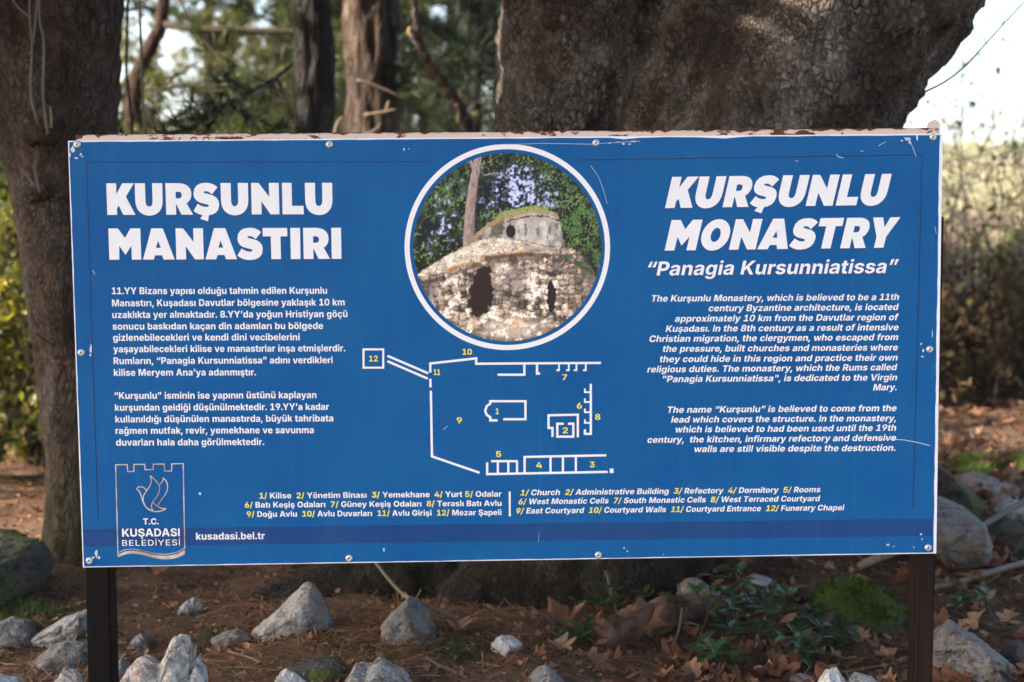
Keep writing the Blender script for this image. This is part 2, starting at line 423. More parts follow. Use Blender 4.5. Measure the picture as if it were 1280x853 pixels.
def rock(name, label, cat, bbox, mat, depth=None, seed=0, deep=None, outline=None, rough=0.10, cuts=9, group=None, base=None, buried=0.18):
    """a stone whose top outline fills bbox (photo pixels); outline: heights (0..1) across its width"""
    x0, y0, x1, y1 = bbox
    g = gpt((x0 + x1) / 2, y1)
    D = depth or g.y
    c = at((x0 + x1) / 2, y1, D); t = at((x0 + x1) / 2, y0, D)
    gz = tz(c.x, D)
    W = (x1 - x0) / FPX * D / 2 * 1.07; H = (t.z - c.z)
    zb = min(c.z, gz) - buried * max(H, 0.1)
    Hh = t.z - zb
    Dp = deep or W * 0.75
    r = random.Random(seed * 31 + 7)
    bm = bmesh.new(); bmesh.ops.create_icosphere(bm, subdivisions=5, radius=1.0)
    pl = []
    for k in range(cuts):
        n = Vector((r.gauss(0, 1), r.gauss(0, 1), r.gauss(0, 0.8))).normalized(); pl.append((n, r.uniform(0.62, 0.86)))
    off = Vector((r.uniform(0, 50), r.uniform(0, 50), r.uniform(0, 50)))
    for v in bm.verts:
        p = v.co.copy()
        p = Vector((math.copysign(abs(p.x) ** 0.8, p.x), math.copysign(abs(p.y) ** 0.8, p.y), math.copysign(abs(p.z) ** 0.8, p.z)))
        for n, d in pl:
            e = p.dot(n) - d
            if e > 0: p -= n * e * 0.93
        q = p * 1.4 + off
        a = noise.fractal(q * 1.2, 1.0, 2.0, 4) * rough + noise.fractal(q * 6, 1.0, 2.0, 3) * rough * 0.28
        rd = abs(noise.noise(q * 2.4)); a -= rough * 0.7 * max(0, 0.14 - rd) / 0.14
        rd = abs(noise.noise(q * 5.5 + off)); a += rough * 0.35 * (rd - 0.2)
        v.co = p + v.co.normalized() * a
    vs = np.array([v.co[:] for v in bm.verts]); fs = [tuple(v.index for v in f.verts) for f in bm.faces]
    bm.free()
    mn, mx = vs.min(0), vs.max(0)
    vs = (vs - mn) / (mx - mn)
    px_ = vs[:, 0]
    if outline is not None:
        nb = 26; bi = np.clip((px_ * nb).astype(int), 0, nb - 1)
        prof = np.array([vs[bi == k, 2].max() if (bi == k).any() else 0.3 for k in range(nb)])
        prof = np.maximum(np.convolve(np.pad(prof, 1, 'edge'), [0.25, 0.5, 0.25], 'valid'), 0.42)
        own = np.interp(px_, (np.arange(nb) + 0.5) / nb, prof)
        want = np.interp(px_, np.linspace(0, 1, len(outline)), outline)
        vs[:, 2] = np.minimum(vs[:, 2] / own, 1.03) * want
    P = np.empty_like(vs)
    P[:, 0] = c.x + (px_ - 0.5) * 2 * W
    P[:, 1] = D + (vs[:, 1] - 0.35) * 2 * Dp
    P[:, 2] = zb + vs[:, 2] * Hh
    o = mesh_obj(name, P, fs, mat, smooth=True, loc=(c.x, D, gz))
    tag(o, label, cat, group)
    return o
# seen from the left of the photograph to the right
rock('rock', 'rough two lobed limestone rock in front of the left sign post', 'rock', (124, 799, 258, 862), M_TAN, 3.16, 3, 0.10, [0.25, 0.5, 0.68, 0.8, 0.84, 0.76, 1.0, 1.0, 0.92, 0.6], 0.125, 12)
rock('rock', 'broad flat grey rock behind the foot of the left sign post', 'rock', (16, 811, 112, 858), M_GREY, 3.72, 4, 0.16, [0.3, 0.6, 0.85, 1.0, 0.95, 0.8], 0.10)
rock('rock', 'small pinkish stone at the foot of the left sign post', 'rock', (64, 838, 106, 862), M_TAN, 3.4, 5, 0.04, [0.6, 1.0, 0.95, 0.6], 0.1)
rock('rock', 'pale stone in the bottom left corner of the photo', 'rock', (-22, 841, 30, 866), M_WHITESTONE, 3.35, 6, 0.06, [1.0, 0.9, 0.75, 0.4], 0.08)
rock('rock', 'upright grey stone just behind the two lobed rock', 'rock', (150, 789, 187, 832), M_GREY, 3.85, 7, 0.06, [0.35, 0.6, 0.85, 1.0, 0.75], 0.1)
rock('rock', 'small bluish stone wedged between the left post and upright grey stone', 'rock', (138, 826, 162, 846), M_GREY, 3.6, 8, 0.04, [0.7, 1, 0.8], 0.1)
rock('rock', 'low flat slab at the left edge below the leaning trunk', 'rock', (-15, 779, 44, 806), M_GREY, None, 9, 0.1, [0.8, 1.0, 0.9, 0.5], 0.08)
rock('rock', 'long low slab under the leaning trunk reaching to the left post', 'rock', (40, 766, 109, 802), M_LIME, None, 10, 0.1, [0.3, 0.5, 0.75, 0.9, 1.0], 0.08)
rock('boulder', 'large shaded boulder behind the leaning trunk at the left edge', 'boulder', (-76, 686, 46, 750), M_DARKSTONE, None, 11, 0.3, [0.9, 1.0, 1.0, 0.92, 0.9, 0.6], 0.09)
rock('rock', 'small flat pale stone on the needles right of the left post', 'rock', (221, 748, 252, 768), M_LIME, None, 12, 0.04, [0.4, 0.8, 1.0, 0.8], 0.08)
rock('rock', 'thin low stone with green tuft lying on the needles', 'rock', (262, 791, 312, 806), M_GREY, None, 13, 0.05, [0.6, 0.9, 1.0, 0.7], 0.08)
rock('rock', 'pale wedge shaped rock with its tall end to the right', 'rock', (312, 737, 413, 797), M_LIME, None, 14, 0.11, [0.18, 0.34, 0.5, 0.66, 0.82, 0.98, 1.0, 0.66, 0.34], 0.07, 10)
rock('rock', 'grey pointed rock under the stick beside the thick trunk', 'rock', (476, 752, 543, 801), M_GREY, None, 15, 0.1, [0.45, 0.7, 0.85, 1.0, 0.92, 0.7, 0.4], 0.09, 11)
rock('rock', 'flat greenish slab lying near the bottom edge', 'rock', (352, 829, 434, 846), M_DARKSTONE, None, 16, 0.08, [0.4, 0.8, 0.9, 1.0, 0.8], 0.05)
rock('rock', 'small white stone at the bottom edge beside the greenish slab', 'rock', (343, 841, 382, 862), M_WHITESTONE, None, 17, 0.05, [0.7, 1.0, 0.9, 0.6], 0.08)
rock('rock', 'jagged grey white stone at the bottom edge below the pointed rock', 'rock', (430, 834, 512, 862), M_LIME, None, 18, 0.09, [0.4, 0.9, 0.75, 1.0, 0.85, 0.7, 0.3], 0.14)
rock('rock', 'little cream stone at the foot of the thick trunk', 'rock', (614, 797, 653, 816), M_WHITESTONE, None, 19, 0.05, [0.7, 1.0, 0.9, 0.6], 0.12)
rock('rock', 'half buried grey stone at the bottom edge below the rotten log', 'rock', (660, 832, 706, 862), M_GREY, None, 20, 0.05, [0.5, 0.8, 1.0, 0.8, 0.4], 0.1)
rock('rock', 'tan stone at bottom edge below the dark seedlings', 'rock', (985, 846, 1020, 862), M_TAN, None, 21, 0.05, [0.6, 1, 0.8], 0.1)
rock('rock', 'white rounded stone at the bottom edge left of the right post', 'rock', (1024, 840, 1062, 864), M_WHITESTONE, 3.3, 22, 0.05, [0.6, 0.95, 1.0, 0.7], 0.08)
rock('rock', 'pale flat stone right beside the white rounded stone', 'rock', (1058, 843, 1108, 864), M_LIME, 3.32, 23, 0.05, [0.9, 1.0, 0.9, 0.6], 0.08)
mr = rock('mossy_rock', 'rounded rock thickly covered in green moss', 'rock', (1020, 727, 1134, 786), M_MOSS, None, 24, 0.14, [0.55, 0.86, 1.0, 0.98, 0.9, 0.8, 0.66, 0.5], 0.15, 2)
mvs = np.array([v.co[:] for v in mr.data.vertices]); mns = np.array([v.normal[:] for v in mr.data.vertices])
k = RNG.choice(len(mvs), 9000); k = k[(mns[k, 2] > -0.1) & (mvs[k, 2] > 0.01) & (fbm(mvs[k, 0] * 22 + 3, mvs[k, 2] * 22 + mvs[k, 1] * 9) > 0.45)]
mp = mvs[k] + RNG.normal(size=(len(k), 3)) * 0.003; mw = mp + np.array(mr.location)
md_ = mns[k] + RNG.normal(size=(len(k), 3)) * 0.5; md_ /= np.linalg.norm(md_, axis=1)[:, None]
ms_ = np.cross(md_, RNG.normal(size=md_.shape)); ms_ /= np.linalg.norm(ms_, axis=1)[:, None]
ml_ = (0.006 + 0.010 * RNG.random(len(k)))[:, None]
M_MOSSFUR = leaf_mat('moss', [(0.014, 0.026, 0.004), (0.038, 0.062, 0.008), (0.085, 0.115, 0.016)], 0.8, 0.25, 0.1)
mesh_obj('moss', np.stack([mw - ms_ * ml_ * 0.35, mw + md_ * ml_, mw + ms_ * ml_ * 0.35], 1).reshape(-1, 3), np.arange(3 * len(k)).reshape(-1, 3), M_MOSSFUR, mr)
rock('rock', 'white stone showing behind the dark seedlings', 'rock', (916, 723, 980, 752), M_LIME, None, 25, 0.1, [0.5, 0.7, 1.0, 0.9, 0.6], 0.1)
rock('rock', 'weathered pale stone behind the seedling stem right of the trunk', 'rock', (846, 726, 906, 764), M_GREY, None, 26, 0.1, [0.6, 0.9, 1.0, 0.7, 0.5], 0.13)
rock('rock', 'big rough grey rock right of the right sign post', 'rock', (1168, 784, 1264, 856), M_GREY, None, 27, 0.17, [0.55, 0.95, 1.0, 0.9, 0.75, 0.6, 0.45], 0.10, 10)
rock('rock', 'round dark stone at the right edge by the big rough rock', 'rock', (1256, 804, 1296, 840), M_DARKSTONE, None, 28, 0.08, [0.6, 1, 0.9, 0.6], 0.07)
rock('boulder', 'flat topped grey boulder beside the lower right edge of the sign', 'boulder', (1148, 632, 1248, 706), M_GREY, None, 29, 0.28, [0.8, 1.0, 0.98, 0.96, 0.9, 0.7, 0.4], 0.06, 9)
rock('boulder', 'dark boulder behind the flat topped grey boulder', 'boulder', (1150, 574, 1222, 650), M_DARKSTONE, None, 30, 0.3, [0.8, 1.0, 0.9, 0.72, 0.6, 0.5], 0.09, 9)
rock('rock', 'flat grey slab below the grass patch at the right', 'rock', (1212, 600, 1276, 622), M_GREY, None, 31, 0.25, [0.5, 0.9, 1.0, 0.8, 0.6], 0.08)
rock('rock', 'pale slab on the slope at the right edge below the grass', 'rock', (1240, 622, 1310, 648), M_LIME, None, 32, 0.22, [0.6, 1.0, 0.9, 0.6], 0.1)
rock('rock', 'brown grey stone on the slope above the right stick', 'rock', (1228, 652, 1290, 690), M_DARKSTONE, None, 33, 0.2, [0.4, 0.8, 1.0, 0.7], 0.1)
rock('rock', 'pale outcrop on the far bank at the right edge', 'rock', (1238, 482, 1320, 506), M_GREY, 12.0, 34, 0.5, [0.6, 0.9, 1.0, 0.8], 0.1)
rock('rock', 'white stone on the sunlit needles beside the leaning trunk', 'rock', (52, 628, 84, 666), M_WHITESTONE, 6.4, 35, 0.1, [0.5, 1, 0.8], 0.1)

# ------------------------------------------------------------------ trees
def sweep_union(chains, voxel):
    """chains of (x, y, z, radius) rows joined into one skin"""
    mb = MB()
    for ch, sides in chains:
        P = spline(ch, 6)
        mb.tube([p[:3] for p in P], [float(p[3]) for p in P], sides)
    me = bpy.data.meshes.new('tmp'); me.from_pydata(mb.v, [], mb.f); me.update()
    o = bpy.data.objects.new('tmp', me); COL.objects.link(o)
    md = o.modifiers.new('r', 'REMESH'); md.mode = 'VOXEL'; md.voxel_size = voxel
    dg = bpy.context.evaluated_depsgraph_get()
    ev = o.evaluated_get(dg); m2 = bpy.data.meshes.new_from_object(ev)
    n = len(m2.vertices)
    v = np.empty(n * 3); m2.vertices.foreach_get('co', v); v = v.reshape(-1, 3)
    nr = np.empty(n * 3); m2.vertices.foreach_get('normal', nr); nr = nr.reshape(-1, 3)
    f = [tuple(p.vertices) for p in m2.polygons]
    bpy.data.objects.remove(o); bpy.data.meshes.remove(me); bpy.data.meshes.remove(m2)
    return v, nr, f
def barky(v, nr, big=0.05, mid=0.02, fine=0.006, lump=2.2, stretch=0.6, ridge=0.0):
    d = np.empty(len(v))
    for i, p in enumerate(v):
        q = Vector((p[0], p[1], p[2] * stretch))
        d[i] = big * noise.fractal(q * lump, 1.0, 2.0, 2) + mid * noise.fractal(q * lump * 5, 1.0, 2.0, 3) + fine * noise.noise(q * 42)
        if ridge: d[i] += ridge * (abs(noise.noise(Vector((p[0] * 9, p[1] * 9, p[2] * 2.2)))) - 0.25)
    return v + nr * d[:, None]
def off_view(P, margin=40):
    """True where a leaf would stand in the free view below a crown: the photo shows no leaves there"""
    d = P - np.array([0, 0, CAM_Z])
    dep = d @ np.array(_fw); x = d[:, 0]; z = d @ np.array(_up)
    dep = np.where(dep < 0.2, 1e9, dep)
    px = 640 + FPX * x / dep; py = 426.5 - FPX * z / dep
    return (px > -margin) & (px < 1280 + margin) & (py > -margin) & (py < 853 + margin)
LIT = []                                                     # gaps in the crowns: rays of sun that reach a place the photo shows lit
def gap_mask(P):
    k = np.ones(len(P), bool); s = np.array(SUN_DIR)
    for c, rad in LIT:
        q = P - np.array(c); t = q @ s
        d = np.linalg.norm(q - t[:, None] * s, axis=1)
        k &= ~((t > 0.15) & (d < rad))
    return k
LEAF_T = ([(0, -0.5, 0), (0.32, -0.1, 0.06), (0.24, 0.28, 0.03), (0, 0.5, -0.05), (-0.24, 0.28, 0.03), (-0.32, -0.1, 0.06)], [(0, 1, 2, 3), (0, 3, 4, 5)])
PLANE_T = plane_leaf(0.2, 3)
def blob_points(centres, n, shell=0.35):
    """points through the volume of ellipsoids (cx,cy,cz,rx,ry,rz), gathered into clumps"""
    out = []
    vol = np.array([c[3] * c[4] * c[5] for c in centres]); vol = vol / vol.sum()
    for c, w in zip(centres, vol):
        m_ = max(1, int(n * w)); nc = max(3, m_ // 40)
        u = RNG.normal(size=(nc, 3)); u /= np.linalg.norm(u, axis=1)[:, None]
        rr = (shell + (1 - shell) * RNG.random(nc)) ** 0.6
        cc = np.array(c[:3]) + u * rr[:, None] * np.array(c[3:6])
        k = RNG.integers(0, nc, m_)
        out.append(cc[k] + RNG.normal(size=(m_, 3)) * np.array(c[3:6]) * 0.10 * (0.6 + RNG.random(m_)[:, None]))
    return np.vstack(out)
def leaves(name, P, size, mat, parent, tmpl=LEAF_T, tilt=1.6, jitter=0.5):
    n = len(P); X_, Y_, Z_ = frames(n, tilt)
    V, F = instance(tmpl[0], tmpl[1], P, X_, Y_, Z_, size * (1 - jitter / 2 + jitter * RNG.random(n)))
    return mesh_obj(name, V, F, mat, parent)
def needle_tufts(P, D, length, per=12, width=0.05):
    """tufts of blades at P pointing along D"""
    n = len(P); P2 = np.repeat(P, per, 0); D2 = np.repeat(D, per, 0) + RNG.normal(size=(n * per, 3)) * 0.75
    D2 /= np.linalg.norm(D2, axis=1)[:, None]
    side = np.cross(D2, RNG.normal(size=D2.shape)); side /= np.linalg.norm(side, axis=1)[:, None] + 1e-9
    L = length * (0.6 + 0.6 * RNG.random(n * per))[:, None]
    V = np.stack([P2 - side * L * width, P2 + D2 * L, P2 + side * L * width], 1).reshape(-1, 3)
    F = np.arange(len(V)).reshape(-1, 3)
    return V, F
def limb_path(a, d, L, droop=0.0, wob=0.15, n=6, r=None):
    r = r or random
    P = [Vector(a)]; d = Vector(d).normalized()
    for k in range(n):
        d = (d + Vector((r.gauss(0, wob), r.gauss(0, wob), r.gauss(0, wob) - droop))).normalized()
        P.append(P[-1] + d * (L / n))
    return P

M_PLANEBARK = bark_mat('plated_bark', (0.012, 0.0085, 0.0065), (0.112, 0.080, 0.058), (0.42, 0.35, 0.295), 42, 0.72, 0.12, 1.0, 0.85, (0.011, 0.010, 0.006), 0.85)  # near-black foot colour paints the shade at the trunk base into the bark
M_LEFTBARK = bark_mat('brown_bark', (0.012, 0.0085, 0.0065), (0.082, 0.056, 0.041), (0.19, 0.15, 0.12), 46, 0.42, 0.08, 0.9, 0.75)
M_PINEBARK = bark_mat('furrowed_pine_bark', (0.012, 0.009, 0.008), (0.075, 0.052, 0.040), (0.19, 0.145, 0.115), 17, 0.22, 0.0, 1.0)
M_DARKBARK = bark_mat('dark_pine_bark', (0.008, 0.007, 0.0065), (0.03, 0.026, 0.024), (0.085, 0.08, 0.078), 20, 0.18, 0.0, 1.0)
M_REDBARK = bark_mat('red_pine_bark', (0.016, 0.010, 0.007), (0.055, 0.031, 0.021), (0.10, 0.062, 0.043), 14, 0.35, 0.0, 0.7)
M_TWIG = Mat('grey_twig', 0.8, 0.2); M_TWIG.color(M_TWIG.mix(M_TWIG.noise(12, 4), (0.07, 0.056, 0.045), (0.18, 0.155, 0.13))); M_TWIG = M_TWIG.m
M_DARKTWIG = Mat('dark_twig', 0.85, 0.15).color((0.035, 0.024, 0.018)).m
M_SAWN = Mat('pale_broken_wood', 0.8, 0.2); M_SAWN.color(M_SAWN.mix(M_SAWN.noise(30, 4), (0.15, 0.105, 0.065), (0.29, 0.22, 0.14))); M_SAWN = M_SAWN.m
M_PLANELEAF = leaf_mat('plane_foliage', [(0.05, 0.075, 0.02), (0.085, 0.11, 0.03), (0.13, 0.12, 0.035)], 0.5, 0.3)
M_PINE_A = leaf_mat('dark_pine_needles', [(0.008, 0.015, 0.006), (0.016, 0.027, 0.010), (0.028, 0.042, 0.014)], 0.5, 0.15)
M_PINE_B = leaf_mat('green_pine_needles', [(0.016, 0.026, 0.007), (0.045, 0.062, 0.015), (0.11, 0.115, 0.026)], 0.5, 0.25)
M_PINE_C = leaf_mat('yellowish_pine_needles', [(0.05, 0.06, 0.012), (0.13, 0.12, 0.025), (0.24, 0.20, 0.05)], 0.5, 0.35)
M_BROAD = leaf_mat('bush_leaves', [(0.035, 0.06, 0.015), (0.07, 0.10, 0.022), (0.12, 0.13, 0.035), (0.16, 0.15, 0.05)], 0.5, 0.35)
M_YELLOW_BUSH = leaf_mat('yellowing_bush_leaves', [(0.03, 0.04, 0.009), (0.09, 0.09, 0.02), (0.30, 0.24, 0.05), (0.055, 0.045, 0.02), (0.10, 0.10, 0.02)], 0.5, 0.4)

# places the photo shows in the sun, seen through gaps in the crowns
LIT.append((at(985, 0, 4.42), 0.19))
for yy_ in (20, 60, 100, 140): LIT.append((at(455, yy_, 7.85), 0.50))
for q, dd in (((-20, 330), 6.9), ((40, 420), 7.2), ((20, 520), 6.9), ((15, 270), 7.2), ((45, 560), 7.2), ((1225, 505), 8.0), ((1262, 535), 8.0), ((1200, 440), 8.2)): LIT.append((at(*q, dd), 0.6 if q[0] < 100 else 0.35))
for q in ((30, 655), (70, 640), (10, 640), (50, 668)): LIT.append((gpt(*q), 0.5))
for q in ((1245, 585), (1225, 560), (1265, 565)): LIT.append((gpt(*q), 0.7))

def px_chain(rows, depth):
    """(px, py, half width in px[, depth]) -> (x, y, z, radius)"""
    out = []
    for r in rows:
        D = r[3] if len(r) > 3 else depth
        p = at(r[0], r[1], D); out.append((p.x, p.y, p.z, r[2] / FPX * D))
    return out

# the thick old plane tree behind the sign
bp = gpt(660, 785)
big = thing('plane_tree', 'massive old tree with cracked plated bark forking behind the sign', 'tree', (bp.x, 5.0, tz(bp.x, 5.0)))
D0 = 4.95
right = px_chain([(715, 850, 190), (728, 760, 165), (762, 600, 165), (838, 400, 172), (900, 270, 172), (946, 165, 168), (985, 70, 165), (1028, -10, 166), (1095, -110, 160), (1225, -240, 120), (1350, -420, 100)], D0 - 0.12)
left_ = px_chain([(640, 850, 165), (640, 780, 150), (672, 640, 138), (705, 480, 132), (722, 330, 118), (727, 165, 110), (728, 60, 107), (728, -30, 107), (722, -200, 100), (700, -480, 80), (705, -800, 55)], D0 + 0.14)
roots = [px_chain([(600, 740, 92, 4.95), (520, 735, 74, 4.75), (430, 748, 52, 4.62), (330, 772, 32, 4.5), (235, 800, 14, 4.5)], D0),
         px_chain([(660, 740, 100, 4.7), (600, 775, 62, 4.5), (560, 812, 30, 4.3)], D0), px_chain([(790, 760, 80, 4.8), (840, 800, 40, 4.6), (880, 835, 20, 4.5)], D0),
         px_chain([(560, 700, 70, 5.2), (470, 715, 62, 5.2), (400, 742, 40, 5.15), (330, 760, 18, 5.1)], D0)]
v, nr, f = sweep_union([(right, 40), (left_, 36)] + [(r, 20) for r in roots], 0.022)
v = barky(v, nr, 0.035, 0.028, 0.012, 2.2, 0.7)
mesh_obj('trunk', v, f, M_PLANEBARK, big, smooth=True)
# knots on the bark, a burl low on the left stem
for (kx, ky, kr) in ((704, 49, 12), (714, 150, 20), (665, 150, 13)):
    c = at(kx, ky, 4.70 if kx > 690 else 4.72)
    bm = bmesh.new(); bmesh.ops.create_icosphere(bm, subdivisions=4, radius=kr / FPX * 4.7)
    vs = []
    for q in bm.verts:
        p_ = q.co * (1 + 0.22 * noise.noise(q.co * 40)); vs.append((c.x + p_.x, c.y + 0.45 * p_.y, c.z + p_.z))
    fs = [tuple(q.index for q in fc_.verts) for fc_ in bm.faces]; bm.free()
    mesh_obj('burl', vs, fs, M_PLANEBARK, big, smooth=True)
mb = MB()
tw = [at(1152, 117, 4.75), at(1180, 103, 4.72), at(1205, 84, 4.7), at(1232, 55, 4.7), at(1262, 22, 4.7), at(1300, -18, 4.7)]
mb.tube([tuple(q) for q in spline(tw, 4)], [0.0042 - 0.0001 * k for k in range(21)], 6)
for a, b in (((1232, 55), (1226, 38)), ((1252, 33), (1258, 12)), ((1205, 84), (1199, 70))):
    mb.tube([at(*a, 4.7), at((a[0] + b[0]) / 2 + 1, (a[1] + b[1]) / 2, 4.7), at(*b, 4.68)], [0.002, 0.0016, 0.001], 5)
mb.build('twig', M_DARKTWIG, big)
mb = MB()
tips = []
rb = random.Random(4)
for ax in (right[-1], right[-2], left_[-1], left_[-2], left_[-3]):
    for k in range(4):
        P = limb_path(ax[:3], (rb.uniform(-1, 1), rb.uniform(-0.8, 0.8), rb.uniform(0.1, 0.8)), rb.uniform(2.0, 3.6), 0.0, 0.18, 6, rb)
        mb.tube(P, [0.10, 0.08, 0.065, 0.05, 0.035, 0.025, 0.012], 8); tips += P[2:]
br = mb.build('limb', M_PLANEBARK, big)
P = blob_points([(0.2, 5.4, 4.6, 2.6, 2.6, 1.5), (2.6, 5.0, 4.5, 2.4, 2.6, 1.4), (1.3, 6.2, 6.0, 3.0, 2.6, 1.6), (-1.2, 5.6, 5.6, 2.4, 2.4, 1.6), (1.0, 3.8, 4.2, 2.6, 1.6, 1.0), (0.6, 2.2, 4.6, 2.6, 1.5, 1.0), (2.8, 3.0, 4.6, 2.0, 1.8, 1.0)], 19000)  # forward leaf masses are out of view, added to dim the ground
P = P[~off_view(P) & gap_mask(P) & (P[:, 2] > 2.9)]
leaves('crown', P, 0.20, M_PLANELEAF, big, PLANE_T)

# the leaning tree at the left edge
lt = thing('broadleaf_tree', 'dark mossy footed trunk rising past the left edge of the sign', 'tree', (gpt(85, 745).x, 4.9, tz(gpt(85, 745).x, 4.9)))
stem = px_chain([(88, 800, 66), (88, 745, 54), (98, 690, 46), (105, 620, 48), (104, 520, 52), (98, 400, 58), (90, 290, 64), (76, 180, 74), (66, 80, 84), (60, 0, 92), (54, -120, 92), (30, -330, 80), (-30, -600, 62), (-60, -900, 40)], 4.9)
fork = px_chain([(60, 120, 60), (20, 20, 62), (-50, -120, 62), (-170, -300, 50), (-320, -480, 40)], 4.95)
roots = [px_chain([(85, 720, 34, 4.85), (52, 752, 22, 4.75), (20, 775, 8, 4.7)], 4.9), px_chain([(98, 720, 40, 4.9), (140, 752, 26, 4.8), (185, 776, 9, 4.75)], 4.9)]
v, nr, f = sweep_union([(stem, 28), (fork, 20)] + [(r, 14) for r in roots], 0.016)
v = barky(v, nr, 0.020, 0.012, 0.004, 3.5, 0.5)
mesh_obj('trunk', v, f, M_LEFTBARK, lt, smooth=True)
for rows, m_ in (([(60, 168, 2.3), (54, 120, 1.9), (55, 55, 1.7), (49, 20, 1.4), (50, -30, 1.1)], M_TWIG), ([(48, 156, 1.9), (39, 118, 1.7), (40, 60, 1.5), (37, 20, 1.3), (38, -30, 1.0)], M_TWIG), ([(41, 56, 1.6), (44, 30, 1.5), (46, 5, 1.3), (47, -25, 1.0)], M_TWIG), ([(38, 22, 1.4), (25, 12, 1.2), (12, -4, 1.0)], M_TWIG),
                  ([(64, 160, 1.6), (64, 147, 1.4), (63, 133, 1.1)], M_SAWN), ([(50, 240, 2.2), (46, 225, 1.7), (43, 208, 1.2)], M_TWIG), ([(44, 234, 2.0), (33, 219, 1.5), (25, 209, 1.1)], M_TWIG), ([(45, 417, 1.6), (56, 425, 1.4), (70, 433, 0.8)], M_DARKTWIG)):
    mb = MB(); ch = spline(px_chain([(r[0], r[1], r[2]) for r in rows], 4.61), 4)
    mb.tube([c[:3] for c in ch], [float(c[3]) for c in ch], 7); mb.build('shoot', m_, lt)
bm = bmesh.new(); bmesh.ops.create_icosphere(bm, subdivisions=4, radius=0.06)
c = at(52, 166, 4.66); vs = [(c.x + q.co.x * (1.1 + 0.4 * noise.noise(q.co * 30)), c.y + q.co.y * 0.6, c.z + q.co.z * (0.7 + 0.4 * noise.noise(q.co * 30 + Vector((9, 0, 0))))) for q in bm.verts]
fs = [tuple(q.index for q in fc_.verts) for fc_ in bm.faces]; bm.free()
mesh_obj('burl', vs, fs, M_LEFTBARK, lt, smooth=True)
c = at(50, 240, 4.70); mesh_obj('burl', [(c.x + (x_ - at(52, 166, 4.66).x) * 0.8, c.y + (y_ - at(52, 166, 4.66).y), c.z + (z_ - at(52, 166, 4.66).z) * 0.8) for x_, y_, z_ in vs], fs, M_LEFTBARK, lt, smooth=True)
mb = MB()
for ax in (stem[-1], stem[-2], fork[-1], fork[-2]):
    for k in range(4):
        P = limb_path(ax[:3], (rb.uniform(-1, 0.7), rb.uniform(-0.8, 0.8), rb.uniform(0.0, 0.8)), rb.uniform(1.6, 2.8), 0.0, 0.18, 6, rb)
        mb.tube(P, [0.07, 0.06, 0.05, 0.04, 0.03, 0.02, 0.01], 8)
mb.build('limb', M_LEFTBARK, lt)
P = blob_points([(-3.4, 4.8, 4.0, 2.2, 2.4, 1.3), (-2.4, 3.6, 4.6, 2.2, 2.0, 1.3), (-4.6, 4.6, 4.6, 2.0, 2.4, 1.6), (-2.2, 5.2, 5.4, 2.2, 2.2, 1.4), (-1.4, 3.9, 3.8, 1.8, 1.6, 0.9), (-4.2, 2.4, 4.0, 2.4, 1.6, 1.7), (-6.2, 2.0, 5.2, 2.2, 1.8, 2.0), (-2.6, 1.6, 5.2, 2.6, 1.6, 1.3), (-4.8, 4.0, 3.4, 1.8, 2.0, 1.2), (-5.5, 0.2, 4.6, 2.4, 1.8, 1.6), (-7.6, 0.4, 5.4, 2.0, 2.0, 2.0), (-3.4, -0.4, 5.2, 2.2, 1.6, 1.2)], 27000)  # leaf masses reaching over the path are unseen, added to shade sign and path
P = P[~off_view(P) & gap_mask(P) & (P[:, 2] > 2.2)]
leaves('crown', P, 0.20, M_PLANELEAF, lt, PLANE_T)

